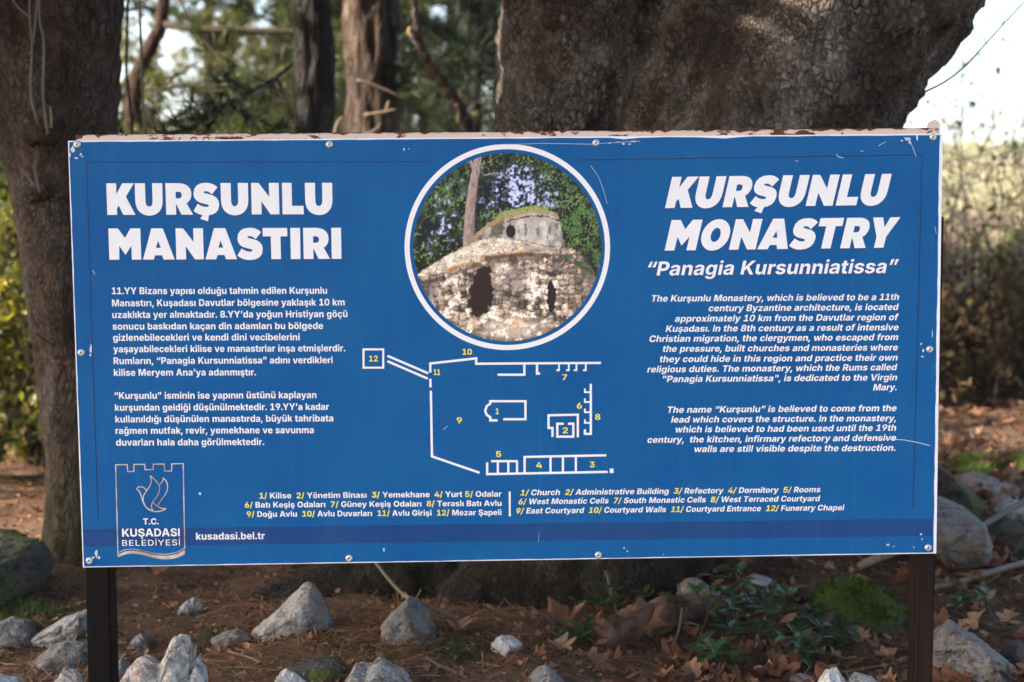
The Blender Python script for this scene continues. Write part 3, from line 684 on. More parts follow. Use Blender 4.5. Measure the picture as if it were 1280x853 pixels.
# pines
def pine(name, label, rows, depth, bark, needles, seed, nbr=16, z0=1.5, z1=7.0, L=(1.2, 2.6), tl=0.13, vox=None, group=None, extra=None, cull=None, per=18, away=None, tops=True):
    r = random.Random(seed)
    ch = px_chain(rows, depth)
    base = ch[0]
    g = tz(base[0], base[1])
    ch = [(base[0] - 0.0, base[1], min(g - 0.15, base[2]), base[3] * 1.25)] + ch
    # carry the stem on up to the top
    a, b = np.array(ch[-2]), np.array(ch[-1])
    d = (b - a)[:3]; d = d / np.linalg.norm(d); d = d * 0.4 + np.array([0, 0, 0.9]); d /= np.linalg.norm(d)
    topz = z1 + 0.8
    if b[2] < topz:
        for k in range(1, 5):
            t = k / 4
            p = b[:3] + d * (topz - b[2]) / d[2] * t; ch.append((p[0], p[1], p[2], b[3] * (1 - 0.8 * t)))
    t = thing(name, label, 'tree', (base[0], base[1], g), group)
    if vox:
        v, nr, f = sweep_union([(ch, 20)], vox); v = barky(v, nr, 0.012, 0.012, 0.004, 4, 0.3, 0.03); mesh_obj('trunk', v, f, bark, t, smooth=True)
    else:
        mb = MB(); P = spline(ch, 4); mb.tube([p[:3] for p in P], [max(0.008, float(p[3])) for p in P], 12); mb.build('trunk', bark, t)
    S_ = spline(ch, 8)
    PT, DT = [], []
    mb = MB()
    jobs = []
    for k in range(nbr):
        z = z0 + (z1 - z0) * (k + r.random()) / nbr
        i = int(np.argmin(np.abs(S_[:, 2] - z))); a = S_[i][:3]
        az = r.random() * 2 * math.pi
        if away is not None: az = away + r.gauss(0, 0.9)
        l = r.uniform(*L) * (1.0 - 0.55 * max(0, (z - z0) / (z1 - z0)))
        jobs.append((limb_path(a, (math.cos(az), math.sin(az), r.uniform(-0.1, 0.35)), l, 0.03, 0.13, 7, r), l))
    for e in (extra or []):
        P_ = [Vector(q) for q in e]; jobs.append((P_, sum((P_[i + 1] - P_[i]).length for i in range(len(P_) - 1))))
    for P_, l in jobs:
        n = len(P_)
        mb.tube(P_, [max(0.006, 0.022 * l * (1 - i / n)) * (0.6 if l > 1.6 else 0.7) for i in range(n)], 6)
        for i in range(1, n):
            for q in range(r.randint(2, 4)):
                dd = (P_[i] - P_[i - 1]).normalized()
                sd = (dd * 0.6 + Vector((r.gauss(0, 0.7), r.gauss(0, 0.7), r.gauss(0.05, 0.45)))).normalized()
                tl_ = r.uniform(0.18, 0.5) * min(1.3, l / 1.5)
                Q = [P_[i] + sd * tl_ * s_ + Vector((0, 0, -0.05 * s_ * s_)) for s_ in (0, 0.5, 1.0)]
                mb.tube(Q, [0.006, 0.004, 0.002], 4, cap=False)
                for s_ in (0.3, 0.5, 0.7, 0.85, 1.0):
                    PT.append(P_[i] + sd * tl_ * s_ + Vector((r.gauss(0, .03), r.gauss(0, .03), r.gauss(0, .03)))); DT.append(sd)
    mb.build('branches', bark if bark in (M_DARKBARK,) else M_DARKTWIG, t)
    PT = np.array([p[:] for p in PT]); DT = np.array([p[:] for p in DT])
    k = gap_mask(PT)
    if cull is not None: k &= cull(PT)
    V, F = needle_tufts(PT[k], DT[k], tl, per, 0.03)
    mesh_obj('crown', V, F, needles, t)
    return t
def screen(P):
    d = P - np.array([0, 0, CAM_Z]); dep = d @ np.array(_fw)
    return 640 + FPX * d[:, 0] / dep, 426.5 - FPX * (d @ np.array(_up)) / dep
# open windows to the sky between the pines, seen from the path
SKYGAPS = [(222, 52, 19), (240, 84, 19), (262, 100, 13), (208, 78, 10), (215, 30, 14), (225, 128, 17), (252, 130, 12), (210, 150, 12), (180, 40, 8), (560, 2, 16), (322, 40, 8), (335, 28, 6), (345, 50, 6), (290, 75, 6), (545, 105, 6), (555, 75, 5), (160, 90, 8)]
def sky_cull(P):
    x, y = screen(P); k = np.ones(len(P), bool)
    for (a, b, r_) in SKYGAPS: k &= ~(((x - a) ** 2 + (y - b) ** 2 < (r_ * (0.6 + 0.5 * RNG.random(len(P)))) ** 2))
    return k

D1 = 6.5
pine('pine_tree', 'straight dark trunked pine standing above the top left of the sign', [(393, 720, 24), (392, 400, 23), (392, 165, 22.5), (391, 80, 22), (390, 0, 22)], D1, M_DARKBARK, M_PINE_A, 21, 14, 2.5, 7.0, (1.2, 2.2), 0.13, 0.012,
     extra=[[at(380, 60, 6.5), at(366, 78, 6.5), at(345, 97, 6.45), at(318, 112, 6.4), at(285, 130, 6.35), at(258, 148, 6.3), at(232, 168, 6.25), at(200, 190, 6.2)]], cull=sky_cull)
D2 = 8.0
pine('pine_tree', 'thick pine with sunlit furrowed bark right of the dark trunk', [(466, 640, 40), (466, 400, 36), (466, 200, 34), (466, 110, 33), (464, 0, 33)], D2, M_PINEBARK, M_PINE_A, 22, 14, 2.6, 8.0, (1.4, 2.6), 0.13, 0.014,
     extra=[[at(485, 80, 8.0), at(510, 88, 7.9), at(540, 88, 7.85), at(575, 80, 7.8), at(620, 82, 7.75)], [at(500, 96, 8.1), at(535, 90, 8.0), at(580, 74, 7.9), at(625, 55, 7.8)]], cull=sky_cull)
pine('pine_tree', 'slanting red barked pine beside the leaning left trunk', [(150, 560, 17), (160, 300, 12), (168, 120, 10), (178, 80, 9), (192, 50, 9), (205, 0, 8)], 9.5, M_REDBARK, M_PINE_B, 23, 16, 2.2, 8.0, (1.4, 2.6), 0.13,
     extra=[[at(172, 112, 9.5), at(200, 112, 9.4), at(235, 106, 9.3), at(270, 110, 9.2), at(310, 116, 9.1), at(360, 118, 9.0)], [at(215, -20, 9.5), at(232, 15, 9.4), at(250, 45, 9.3), at(272, 72, 9.2), at(288, 92, 9.1)]], cull=sky_cull)
# bent dead stem right of the pines
bs = thing('dead_tree', 'thin bent bare stem leaning between the pines and the massive tree', 'tree', tuple(gpt(640, 560)))
mb = MB(); ch = spline(px_chain([(650, 420, 10), (610, 240, 9.5), (588, 168, 8.5), (576, 140, 8), (560, 112, 8.5), (547, 95, 6.5), (533, 75, 6), (524, 52, 5.5), (520, 25, 5), (517, 0, 4.5), (512, -60, 4)], 7.2), 5)
mb.tube([c_[:3] for c_ in [(*bs.location, 0.05)] + list(ch)], [0.05] + [float(c_[3]) * (1 + 0.18 * math.sin(i * 1.7)) for i, c_ in enumerate(ch)], 9); mb.build('trunk', M_PINEBARK, bs)
for rows in ([(571, 130, 4.5), (574, 142, 3.5), (573, 154, 2.5)], [(518, 48, 3), (512, 40, 3.4), (513, 34, 2)], [(486, 130, 0.1), (486, 130, 0.1)],):
    if rows[0][0] == 486: continue
    mb = MB(); c_ = spline(px_chain(rows, 7.18), 3); mb.tube([q[:3] for q in c_], [float(q[3]) for q in c_], 6); mb.build('snag', M_SAWN, bs)
# broken pale snags on the sunlit pine
sp_ = bpy.data.objects['pine_tree.001'] if 'pine_tree.001' in bpy.data.objects else None
for rows in ([(455, 144, 2), (475, 141, 1.8), (496, 137, 1.5)], [(482, 142, 1.5), (484, 134, 1.5), (486, 127, 1.3)], [(418, 172, 1.6), (421, 156, 1.6), (428, 146, 1.2)], [(458, 168, 1.6), (470, 162, 1.4), (476, 154, 0.9)], [(446, 100, 2), (465, 106, 2), (485, 114, 1.8), (498, 120, 1.2)]):
    mb = MB(); c_ = spline(px_chain(rows, 7.62), 3); mb.tube([q[:3] for q in c_], [float(q[3]) for q in c_], 6); mb.build('snag', M_SAWN if rows[0][0] != 446 else M_TWIG, sp_)

# hanging vines beside the left trunk
for rows, lab in (([(181, 300, 1.8), (181, 168, 1.7), (178, 110, 1.7), (176, 50, 1.8), (174, -10, 1.8), (172, -120, 1.6)], 'thin grey vine hanging left of the sky gap, nearer the sky'),
                  ([(166, 300, 1.8), (165, 168, 1.9), (160, 110, 1.9), (158, 80, 1.9), (160, -10, 1.8), (160, -120, 1.8)], 'thin dark vine hanging close to the leaning left trunk')):
    c_ = spline(px_chain(rows, 5.9), 4); mb = MB(); mb.tube([q[:3] for q in c_], [float(q[3]) for q in c_], 6)
    o = mb.build('vine', M_DARKTWIG if 'dark' in lab else M_TWIG, None, loc=tuple(c_[0][:3])); tag(o, lab, 'vine', 'hanging vines')

# the wood behind: each its own tree
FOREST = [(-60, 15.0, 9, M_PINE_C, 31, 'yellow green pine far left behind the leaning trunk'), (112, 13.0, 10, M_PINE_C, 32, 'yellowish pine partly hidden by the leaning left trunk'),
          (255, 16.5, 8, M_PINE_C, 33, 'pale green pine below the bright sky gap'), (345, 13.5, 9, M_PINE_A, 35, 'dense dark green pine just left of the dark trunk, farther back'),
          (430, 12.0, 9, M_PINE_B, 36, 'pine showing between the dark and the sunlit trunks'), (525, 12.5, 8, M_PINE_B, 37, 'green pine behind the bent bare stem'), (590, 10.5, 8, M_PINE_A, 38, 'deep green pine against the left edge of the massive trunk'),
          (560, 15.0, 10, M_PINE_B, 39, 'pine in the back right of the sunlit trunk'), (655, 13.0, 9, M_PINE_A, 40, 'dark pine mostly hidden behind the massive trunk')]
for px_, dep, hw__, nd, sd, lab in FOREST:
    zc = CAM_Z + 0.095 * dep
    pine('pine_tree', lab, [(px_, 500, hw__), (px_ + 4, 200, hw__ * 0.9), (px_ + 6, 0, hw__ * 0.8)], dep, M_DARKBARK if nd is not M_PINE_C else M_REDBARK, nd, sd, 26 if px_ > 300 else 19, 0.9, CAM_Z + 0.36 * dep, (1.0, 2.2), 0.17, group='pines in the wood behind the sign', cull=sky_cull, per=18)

# bushes at the left, in the sun
def bush(label, px_, dep, w, h, mat, seed, n=2600, size=0.06, group=None, name='bush', stems=9):
    g0 = at(px_, 400, dep); z = tz(g0.x, dep)
    t = thing(name, label, 'bush', (g0.x, dep, z), group)
    r = random.Random(seed); mb = MB()
    for k in range(stems):
        P_ = limb_path((g0.x + r.gauss(0, w * 0.12), dep + r.gauss(0, w * 0.12), z - 0.03), (r.gauss(0, 0.4), r.gauss(0, 0.4), 1), h * r.uniform(0.6, 0.95), 0, 0.16, 6, r)
        mb.tube(P_, [0.018, 0.015, 0.012, 0.010, 0.007, 0.005, 0.003], 5)
    mb.build('stems', M_DARKTWIG, t)
    P = blob_points([(g0.x + r.gauss(0, w * 0.25), dep + r.gauss(0, w * 0.2), z + h * r.uniform(0.12, 0.72), w * r.uniform(0.28, 0.45), w * r.uniform(0.28, 0.4), h * r.uniform(0.2, 0.34)) for k in range(9)], n, 0.15)
    P = P[(P[:, 2] > z + 0.02)]
    leaves('foliage', P, size, mat, t)
    return t
for px_, dep, w, h, sd, lab in ((205, 18.5, 3.0, 4.2, 54, 'sunlit yellow green tree far behind, seen left of the dark trunk'), (330, 19.5, 3.0, 4.4, 55, 'sunlit yellow green tree far behind, directly left of the dark trunk'), (545, 17.5, 2.6, 4.0, 56, 'yellow green tree far behind the bent bare stem'), (110, 17.0, 2.6, 4.0, 57, 'yellow green tree far behind the leaning left trunk')):
    g0 = at(px_, 400, dep); z = tz(g0.x, dep); r = random.Random(sd)
    t = thing('broadleaf_tree', lab, 'tree', (g0.x, dep, z), 'sunlit trees at the back of the wood')
    mb = MB(); mb.tube(limb_path((g0.x, dep, z - 0.1), (r.gauss(0, 0.1), r.gauss(0, 0.1), 1), h * 0.8, 0, 0.06, 7, r), [0.12, 0.11, 0.10, 0.085, 0.07, 0.055, 0.04, 0.02], 8); mb.build('trunk', M_DARKTWIG, t)
    mb = MB()
    for k in range(12): mb.tube(limb_path((g0.x, dep, z + h * r.uniform(0.25, 0.8)), (r.gauss(0, 1), r.gauss(0, 1), 0.5), w * r.uniform(0.3, 0.6), 0, 0.15, 5, r), [0.04, 0.032, 0.025, 0.018, 0.012, 0.006], 5)
    mb.build('limb', M_DARKTWIG, t)
    P = blob_points([(g0.x + r.gauss(0, w * 0.24), dep + r.gauss(0, w * 0.2), z + h * r.uniform(0.25, 0.85), w * r.uniform(0.22, 0.4), w * r.uniform(0.25, 0.4), h * r.uniform(0.12, 0.22)) for k in range(11)], 4600 if px_ > 400 else 2700, 0.15)
    k = np.ones(len(P), bool)
    x_, y_ = screen(P)
    for (a, b, r_) in SKYGAPS: k &= ~(((x_ - a) ** 2 + (y_ - b) ** 2 < (r_ * 1.5 * (0.6 + 0.5 * RNG.random(len(P)))) ** 2))
    leaves('crown', P[k], 0.085, M_YELLOW_BUSH, t)
bush('tall sunlit yellow green bush at the far left edge', -30, 6.9, 1.2, 1.7, M_YELLOW_BUSH, 51, 4600, 0.055, 'bushes left of the leaning trunk')
bush('bush of olive leaves right against the left side of the trunk', 45, 7.4, 1.0, 1.5, M_YELLOW_BUSH, 52, 3600, 0.055, 'bushes left of the leaning trunk')
bush('darker green bush behind the yellow green bush', 10, 9.0, 1.8, 2.2, M_BROAD, 53, 4600, 0.08, 'bushes left of the leaning trunk')

# ------------------------------------------------------------------ the right side: bank with dry scrub, hillside beyond
def scrub(label, px_, dep, w, h, mat, seed, n=700, size=0.05, stems=12, group='twiggy shrubs on the bank', stem_mat=None, spread=0.55, zoff=0.0):
    g0 = at(px_, 400, dep); z = tz(g0.x, dep) + zoff
    t = thing('shrub', label, 'shrub', (g0.x, dep, z), group)
    r = random.Random(seed); mb = MB(); tips = []
    for k in range(stems):
        L = h * r.uniform(0.6, 1.1)
        P_ = limb_path((g0.x + r.gauss(0, w * 0.2), dep + r.gauss(0, w * 0.15), z - 0.04), (r.gauss(0, spread), r.gauss(0, spread * 0.6), 1), L, 0.02, 0.14, 7, r)
        mb.tube(P_, [0.009, 0.008, 0.007, 0.006, 0.005, 0.004, 0.003, 0.002], 5)
        for i in range(2, 8):
            for q in range(2):
                Q = limb_path(P_[i], (r.gauss(0, 0.8), r.gauss(0, 0.6), r.gauss(0.4, 0.5)), h * r.uniform(0.12, 0.32), 0.0, 0.25, 4, r)
                mb.tube(Q, [0.005, 0.004, 0.003, 0.0022, 0.0015], 4, cap=False); tips += Q[1:]
    mb.build('stems', stem_mat or M_DARKTWIG, t)
    if n:
        T = np.array([q[:] for q in tips]); k = RNG.integers(0, len(T), n)
        leaves('foliage', T[k] + RNG.normal(size=(n, 3)) * 0.04, size, mat, t)
    return t
M_DRYLEAF = leaf_mat('dry_scrub_leaves', [(0.03, 0.019, 0.011), (0.06, 0.036, 0.019), (0.04, 0.036, 0.014), (0.11, 0.065, 0.032)], 0.7, 0.2, 0.15)
M_SCRUB = leaf_mat('scrub_leaves', [(0.05, 0.065, 0.022), (0.09, 0.105, 0.035), (0.13, 0.13, 0.05), (0.15, 0.12, 0.06)], 0.6, 0.3)
scrub('tall twiggy shrub with sparse green leaves next to the sign edge', 1205, 10.5, 0.8, 2.1, M_SCRUB, 61, 260, 0.055)
scrub('tall twiggy shrub with sparse leaves at the right edge of the photo', 1275, 10.0, 1.0, 2.1, M_SCRUB, 62, 330, 0.055)
scrub('leafless grey shrub between the two tall twiggy shrubs', 1240, 9.4, 0.6, 1.6, M_SCRUB, 63, 60, 0.05, 10, stem_mat=M_TWIG)
scrub('brown dry leaved shrub low on the bank by the sign', 1192, 8.1, 0.9, 0.75, M_DRYLEAF, 64, 1900, 0.055, 16, spread=0.8)
scrub('brown dry leaved shrub low on the bank in the middle', 1240, 8.5, 1.0, 0.72, M_DRYLEAF, 65, 2100, 0.055, 16, spread=0.8)
scrub('brown dry leaved shrub low on the bank at the right edge', 1295, 8.2, 1.0, 0.8, M_DRYLEAF, 66, 2000, 0.055, 16, spread=0.8)
scrub('dark green shrub on top of the bank behind the dry shrubs', 1250, 13.5, 2.0, 0.75, M_SCRUB, 67, 3200, 0.09, 16, spread=0.7)
scrub('dark green shrub on top of the bank close to the sign edge', 1180, 14.0, 1.8, 0.7, M_SCRUB, 68, 2800, 0.09, 16, spread=0.7)
scrub('greenish shrub beyond the bank at the right edge', 1320, 14.0, 2.0, 0.85, M_SCRUB, 69, 2800, 0.09, 16, spread=0.7)
scrub('bare thin stemmed shrub close to the sign edge, low on the bank', 1188, 8.8, 0.7, 1.45, M_DRYLEAF, 75, 120, 0.045, 9, stem_mat=M_DARKTWIG, spread=0.45)
scrub('bare thin stemmed shrub in the middle of the bank', 1228, 9.0, 0.8, 1.55, M_DRYLEAF, 76, 140, 0.045, 10, stem_mat=M_TWIG, spread=0.5)
scrub('bare thin stemmed shrub leaning at the right edge of the bank', 1272, 8.7, 0.8, 1.5, M_SCRUB, 77, 160, 0.045, 10, stem_mat=M_DARKTWIG, spread=0.5)
# hidden from the path by the sign, seen from a step aside
scrub('broad dry shrub on the bank behind the right half of the sign', 1090, 11.5, 1.6, 1.0, M_DRYLEAF, 70, 2200, 0.07, 14, spread=0.8)

scrub('dark green shrub on the rise behind the massive trunk', 960, 12.5, 2.0, 1.1, M_SCRUB, 72, 2600, 0.09, 14, spread=0.7)
scrub('dry brown shrub between the massive trunk and the bank', 1040, 9.2, 1.0, 0.75, M_DRYLEAF, 73, 1800, 0.055, 14, spread=0.8)
scrub('low green shrub in the wood behind the left half of the sign', 300, 9.5, 1.3, 0.9, M_SCRUB, 74, 2000, 0.06, 14, spread=0.7)

# the slope across the valley: scrub past counting
n = 2600
hx = -40 + 150 * RNG.random(n) + 0; hy = 50 + 130 * RNG.random(n)
hx = hx + (hy - 100) * 0.25
PT = []
sz = []
for k in range(n):
    R_ = RNG.uniform(0.4, 1.0) * (1 + 1.6 * (RNG.random() < 0.10)); m_ = 26
    u = RNG.normal(size=(m_, 3)); u /= np.linalg.norm(u, axis=1)[:, None]; u[:, 2] = np.abs(u[:, 2])
    PT.append(np.array([hx[k], hy[k], tz(hx[k], hy[k])]) + u * R_ * (0.5 + 0.5 * RNG.random((m_, 1))) * np.array([1, 1, 0.8])); sz.append(np.full(m_, R_ * 0.42))
PT = np.vstack(PT); sz = np.concatenate(sz)
X_, Y_, Z_ = frames(len(PT), 1.5)
V, F = instance(LEAF_T[0], LEAF_T[1], PT, X_, Y_, Z_, sz)
M_HILLSCRUB = leaf_mat('hillside_scrub', [(0.10, 0.11, 0.045), (0.19, 0.18, 0.075), (0.29, 0.25, 0.13), (0.36, 0.30, 0.18)], 0.7, 0.3, 0.1)
o = mesh_obj('hillside_scrub', V, F, M_HILLSCRUB); tag(o, 'pale scrub covering the sunlit slope across the valley', 'scrub', kind='stuff')

# grass patch on the bank
x = 1.9 + 1.3 * RNG.random(14000); y = 5.7 + 1.1 * RNG.random(14000)
P = np.stack([x, y, terrain(x, y)], -1)
sx_, sy_ = screen(P)
k = (sx_ > 1195) & (sy_ > 574 + 10 * fbm(x * 3, y * 3)) & (sy_ < 592 + 18 * fbm(x * 3 + 7, y * 3)) & (fbm(x * 2.2, y * 2.2) > 0.34)
P = P[k]
V, F = needle_tufts(P, np.tile(np.array([[0, 0, 1.0]]), (len(P), 1)), 0.06, 5, 0.05)
M_GRASS = leaf_mat('grass', [(0.07, 0.12, 0.02), (0.11, 0.17, 0.03), (0.16, 0.20, 0.05)], 0.6, 0.4)
o = mesh_obj('grass', V, F, M_GRASS); tag(o, 'short green grass on the bank at the right edge', 'grass', kind='stuff')

# ------------------------------------------------------------------ fallen wood
def stick(name, label, cat, rows, mat, sides=8, group=None, wob=0.1, depth=None):
    """rows of (px, py, half width px[, height above ground or None][, depth])"""
    ch = []
    for r in rows:
        if len(r) > 4: p = at(r[0], r[1], r[4])
        else:
            g = gpt(r[0], r[1]); p = Vector((g.x, g.y, g.z + (r[3] if len(r) > 3 else 0) + r[2] / FPX * g.y * 0.7))
        ch.append((p.x, p.y, p.z, r[2] / FPX * p.y))
    c_ = spline(ch, 5 if cat != 'log' else 9); mb = MB(); rr_ = random.Random(len(label))
    mb.tube([q[:3] for q in c_], [float(q[3]) * (1 + rr_.uniform(-wob, wob)) for q in c_], sides)
    if cat == 'log':
        mb.v = [tuple(Vector(q) + Vector((0, noise.noise(Vector(q) * 14), noise.noise(Vector(q) * 14 + Vector((5, 0, 0))))) * 0.018 + Vector((0, 0, 1)) * noise.noise(Vector(q) * 40) * 0.008) for q in mb.v]
    o = mb.build(name, mat, None, loc=ch[0][:3]); tag(o, label, cat, group)
    return o
m = Mat('rotten_wood', 0.9, 0.1); _a = m.noise(6, 6, m.co((1, 1, 1)), 0.7); _b = m.noise(40, 4)
m.color(m.mix(m.ramp(_a, [(0.35, (0, 0, 0)), (0.7, (1, 1, 1))]), (0.03, 0.015, 0.011), m.mix(_b, (0.13, 0.07, 0.046), (0.29, 0.18, 0.125)))); m.bump(_b, 0.9, 0.01); M_ROT = m.m
stick('log', 'crumbling reddish rotten log lying right of the thick trunk', 'log', [(748, 808, 17), (790, 797, 22), (830, 786, 22), (868, 776, 20), (905, 770, 12)], M_ROT, 26, wob=0.10)
gs = [gpt(590, 806), gpt(560, 770)]
o = stick('stick', 'long crooked grey stick propped against the thick trunk', 'stick', [(592, 808, 1.4, 0, 3.98), (580, 785, 1.7, 0, 3.98), (568, 772, 2.0, 0, 3.97), (545, 762, 2.2, 0, 3.96), (519, 751, 2.5, 0, 3.94), (503, 742, 2.4, 0, 3.98), (486, 724, 2.2, 0, 4.04), (470, 704, 2.0, 0, 4.1), (462, 690, 1.6, 0, 4.14)], M_TWIG)
stick('stick', 'short forked twig lying near the bottom edge', 'stick', [(532, 828, 2.2), (548, 836, 2.2), (566, 841, 2.2), (584, 852, 1.8)], M_TWIG)
stick('stick', 'slim bare branch rising to the right edge beside the sign', 'stick', [(1165, 706, 3.5, 0.02), (1200, 695, 4, 0.05), (1240, 681, 4, 0.08), (1290, 664, 4, 0.12)], M_TWIG)
stick('stick', 'weathered branch lying right of the right sign post', 'stick', [(1160, 748, 4, 0.02), (1200, 742, 4, 0.02), (1245, 733, 4, 0.04), (1290, 722, 4, 0.05)], M_TWIG)
stick('stick', 'thin dark twig behind the big rough rock at right', 'stick', [(1168, 776, 2.2, 0.02), (1200, 782, 2.2, 0.02), (1232, 796, 2.2, 0.02), (1262, 800, 2, 0.02)], M_DARKTWIG)
stick('branch', 'pale fallen branch ending at the right sign post', 'branch', [(1062, 724, 4, 0.02), (1090, 716, 6, 0.03), (1118, 709, 7, 0.04), (1150, 704, 7, 0.05)], M_SAWN)
stick('stick', 'fine curved stem rising beside the curled dead leaves', 'stick', [(776, 778, 1.6, 0, 4.25), (768, 755, 1.6, 0, 4.25), (762, 733, 1.5, 0, 4.25), (757, 714, 1.3, 0, 4.25)], M_TWIG)
stick('stick', 'bare twig poking from the litter below the rotten log', 'stick', [(825, 834, 1.4, 0.0), (838, 822, 1.5, 0.02), (848, 812, 1.4, 0.05), (852, 800, 1.2, 0.09)], M_TWIG)

# ------------------------------------------------------------------ small plants
M_HOLLY = leaf_mat('glossy_dark_leaves', [(0.012, 0.032, 0.012), (0.022, 0.055, 0.018), (0.035, 0.08, 0.022)], 0.42, 0.15, 0.3)
M_WEED = leaf_mat('weed_leaves', [(0.03, 0.06, 0.014), (0.06, 0.10, 0.022), (0.10, 0.14, 0.04)], 0.5, 0.35)
OVAL_T = ([(0, 0, 0), (0.17, 0.25, 0.05), (0.2, 0.55, 0.04), (0.09, 0.86, -0.04), (0, 1.0, -0.1), (-0.09, 0.86, -0.04), (-0.2, 0.55, 0.04), (-0.17, 0.25, 0.05), (0, 0.5, -0.03)], [(0, 1, 8), (1, 2, 8), (2, 3, 8), (3, 4, 8), (4, 5, 8), (5, 6, 8), (6, 7, 8), (7, 0, 8)])
def seedling(label, px_, py_, h, seed, nst=4, lsize=0.055, spread=0.5, mat=None, name='seedling', group='dark leaved seedlings', dep=None, nl=9):
    g = gpt(px_, py_) if dep is None else Vector((at(px_, py_, dep).x, dep, tz(at(px_, py_, dep).x, dep)))
    r = random.Random(seed); t = thing(name, label, 'plant', tuple(g), group)
    mb = MB(); P, Dv = [], []
    for k in range(nst):
        S_ = limb_path((g.x + r.gauss(0, 0.02), g.y + r.gauss(0, 0.02), g.z - 0.01), (r.gauss(0, spread), r.gauss(0, spread), 1), h * r.uniform(0.55, 1.05), 0.0, 0.14, 6, r)
        mb.tube(S_, [0.0032, 0.003, 0.0026, 0.0022, 0.0018, 0.0014, 0.001], 5)
        for i in range(nl):
            u = 0.25 + 0.75 * i / (nl - 1); a = S_[min(5, int(u * 6))].lerp(S_[min(6, int(u * 6) + 1)], u * 6 - int(u * 6))
            az = i * 2.4 + r.random(); P.append(a[:]); Dv.append((math.cos(az), math.sin(az), r.uniform(-0.1, 0.6)))
    mb.build('stem', M_DARKTWIG, t)
    P = np.array(P); Dv = np.array(Dv); Dv /= np.linalg.norm(Dv, axis=1)[:, None]
    side = np.cross(Dv, [0, 0, 1.0]); side /= np.linalg.norm(side, axis=1)[:, None]; up_ = np.cross(side, Dv)
    V, F = instance(OVAL_T[0], OVAL_T[1], P, side, Dv, up_, lsize * (0.7 + 0.6 * RNG.random(len(P))))
    mesh_obj('foliage', V, F, mat or M_HOLLY, t)
    return t
seedling('tall thin stemmed seedling with few leaves under the sign edge', 862, 842, 0.36, 71, 1, 0.06, 0.1, nl=6)
seedling('dark leaved seedling directly right of the rotten log', 905, 800, 0.22, 72, 4)
seedling('bushy dark seedling in the middle of the seedling patch', 955, 812, 0.24, 73, 5, 0.06)
seedling('dark seedling left of the mossy rock', 990, 790, 0.17, 74, 4)
seedling('low dark seedling in front of the mossy rock', 1040, 822, 0.14, 75, 4)
seedling('dark seedling in front of the seedling patch near the bottom edge', 930, 846, 0.20, 76, 5)
seedling('dark seedling above the white rounded stone', 1005, 838, 0.17, 77, 4)
seedling('dark glossy seedling farthest back, before the white stone', 925, 770, 0.22, 78, 4, 0.06)
seedling('small ivy like plant growing at the foot of the curled dead leaves', 716, 806, 0.11, 79, 5, 0.04, 0.9, group='ivy plants by the thick trunk', name='ivy_plant')
seedling('ivy like plant climbing against the thick trunk behind dead leaves', 738, 775, 0.20, 80, 4, 0.038, 0.5, dep=4.3, group='ivy plants by the thick trunk', name='ivy_plant')
seedling('ivy like plant beside the rotten log under the sign', 800, 772, 0.16, 81, 5, 0.04, 0.7, group='ivy plants by the thick trunk', name='ivy_plant')
seedling('dark trailing plant right of the right sign post', 1215, 764, 0.10, 82, 5, 0.05, 0.9)
def tuft(label, px_, py_, w, n, h, seed, mat=None):
    g = gpt(px_, py_)
    x = g.x + RNG.normal(size=n) * w * 0.5; y = g.y + RNG.normal(size=n) * w * 0.4
    P = np.stack([x, y, terrain(x, y)], -1)
    V, F = needle_tufts(P, np.tile(np.array([[0, 0, 0.9]]), (n, 1)), h * 0.8, 6, 0.07)
    o = mesh_obj('weed_tuft', V, F, mat or M_WEED, loc=tuple(g)); tag(o, label, 'weed', 'green weed tufts')
tuft('low green weeds below the propped grey stick', 573, 812, 0.09, 70, 0.035, 1)
tuft('tiny green tuft at the front of the pointed grey rock', 494, 802, 0.04, 24, 0.03, 2)
tuft('green weed at the right end of the pale wedge rock', 398, 792, 0.04, 24, 0.035, 3)
tuft('green weed at the left foot of the pale wedge rock', 332, 797, 0.03, 18, 0.03, 4)
tuft('green weeds around the thin low stone', 275, 800, 0.09, 50, 0.028, 5)
tuft('green weeds between the left post and the small flat stone', 232, 768, 0.07, 40, 0.03, 6)
tuft('green weeds at the left edge below the leaning trunk', 14, 772, 0.16, 120, 0.05, 7)
tuft('green weeds on the needles near the middle bottom', 478, 826, 0.05, 20, 0.03, 8)

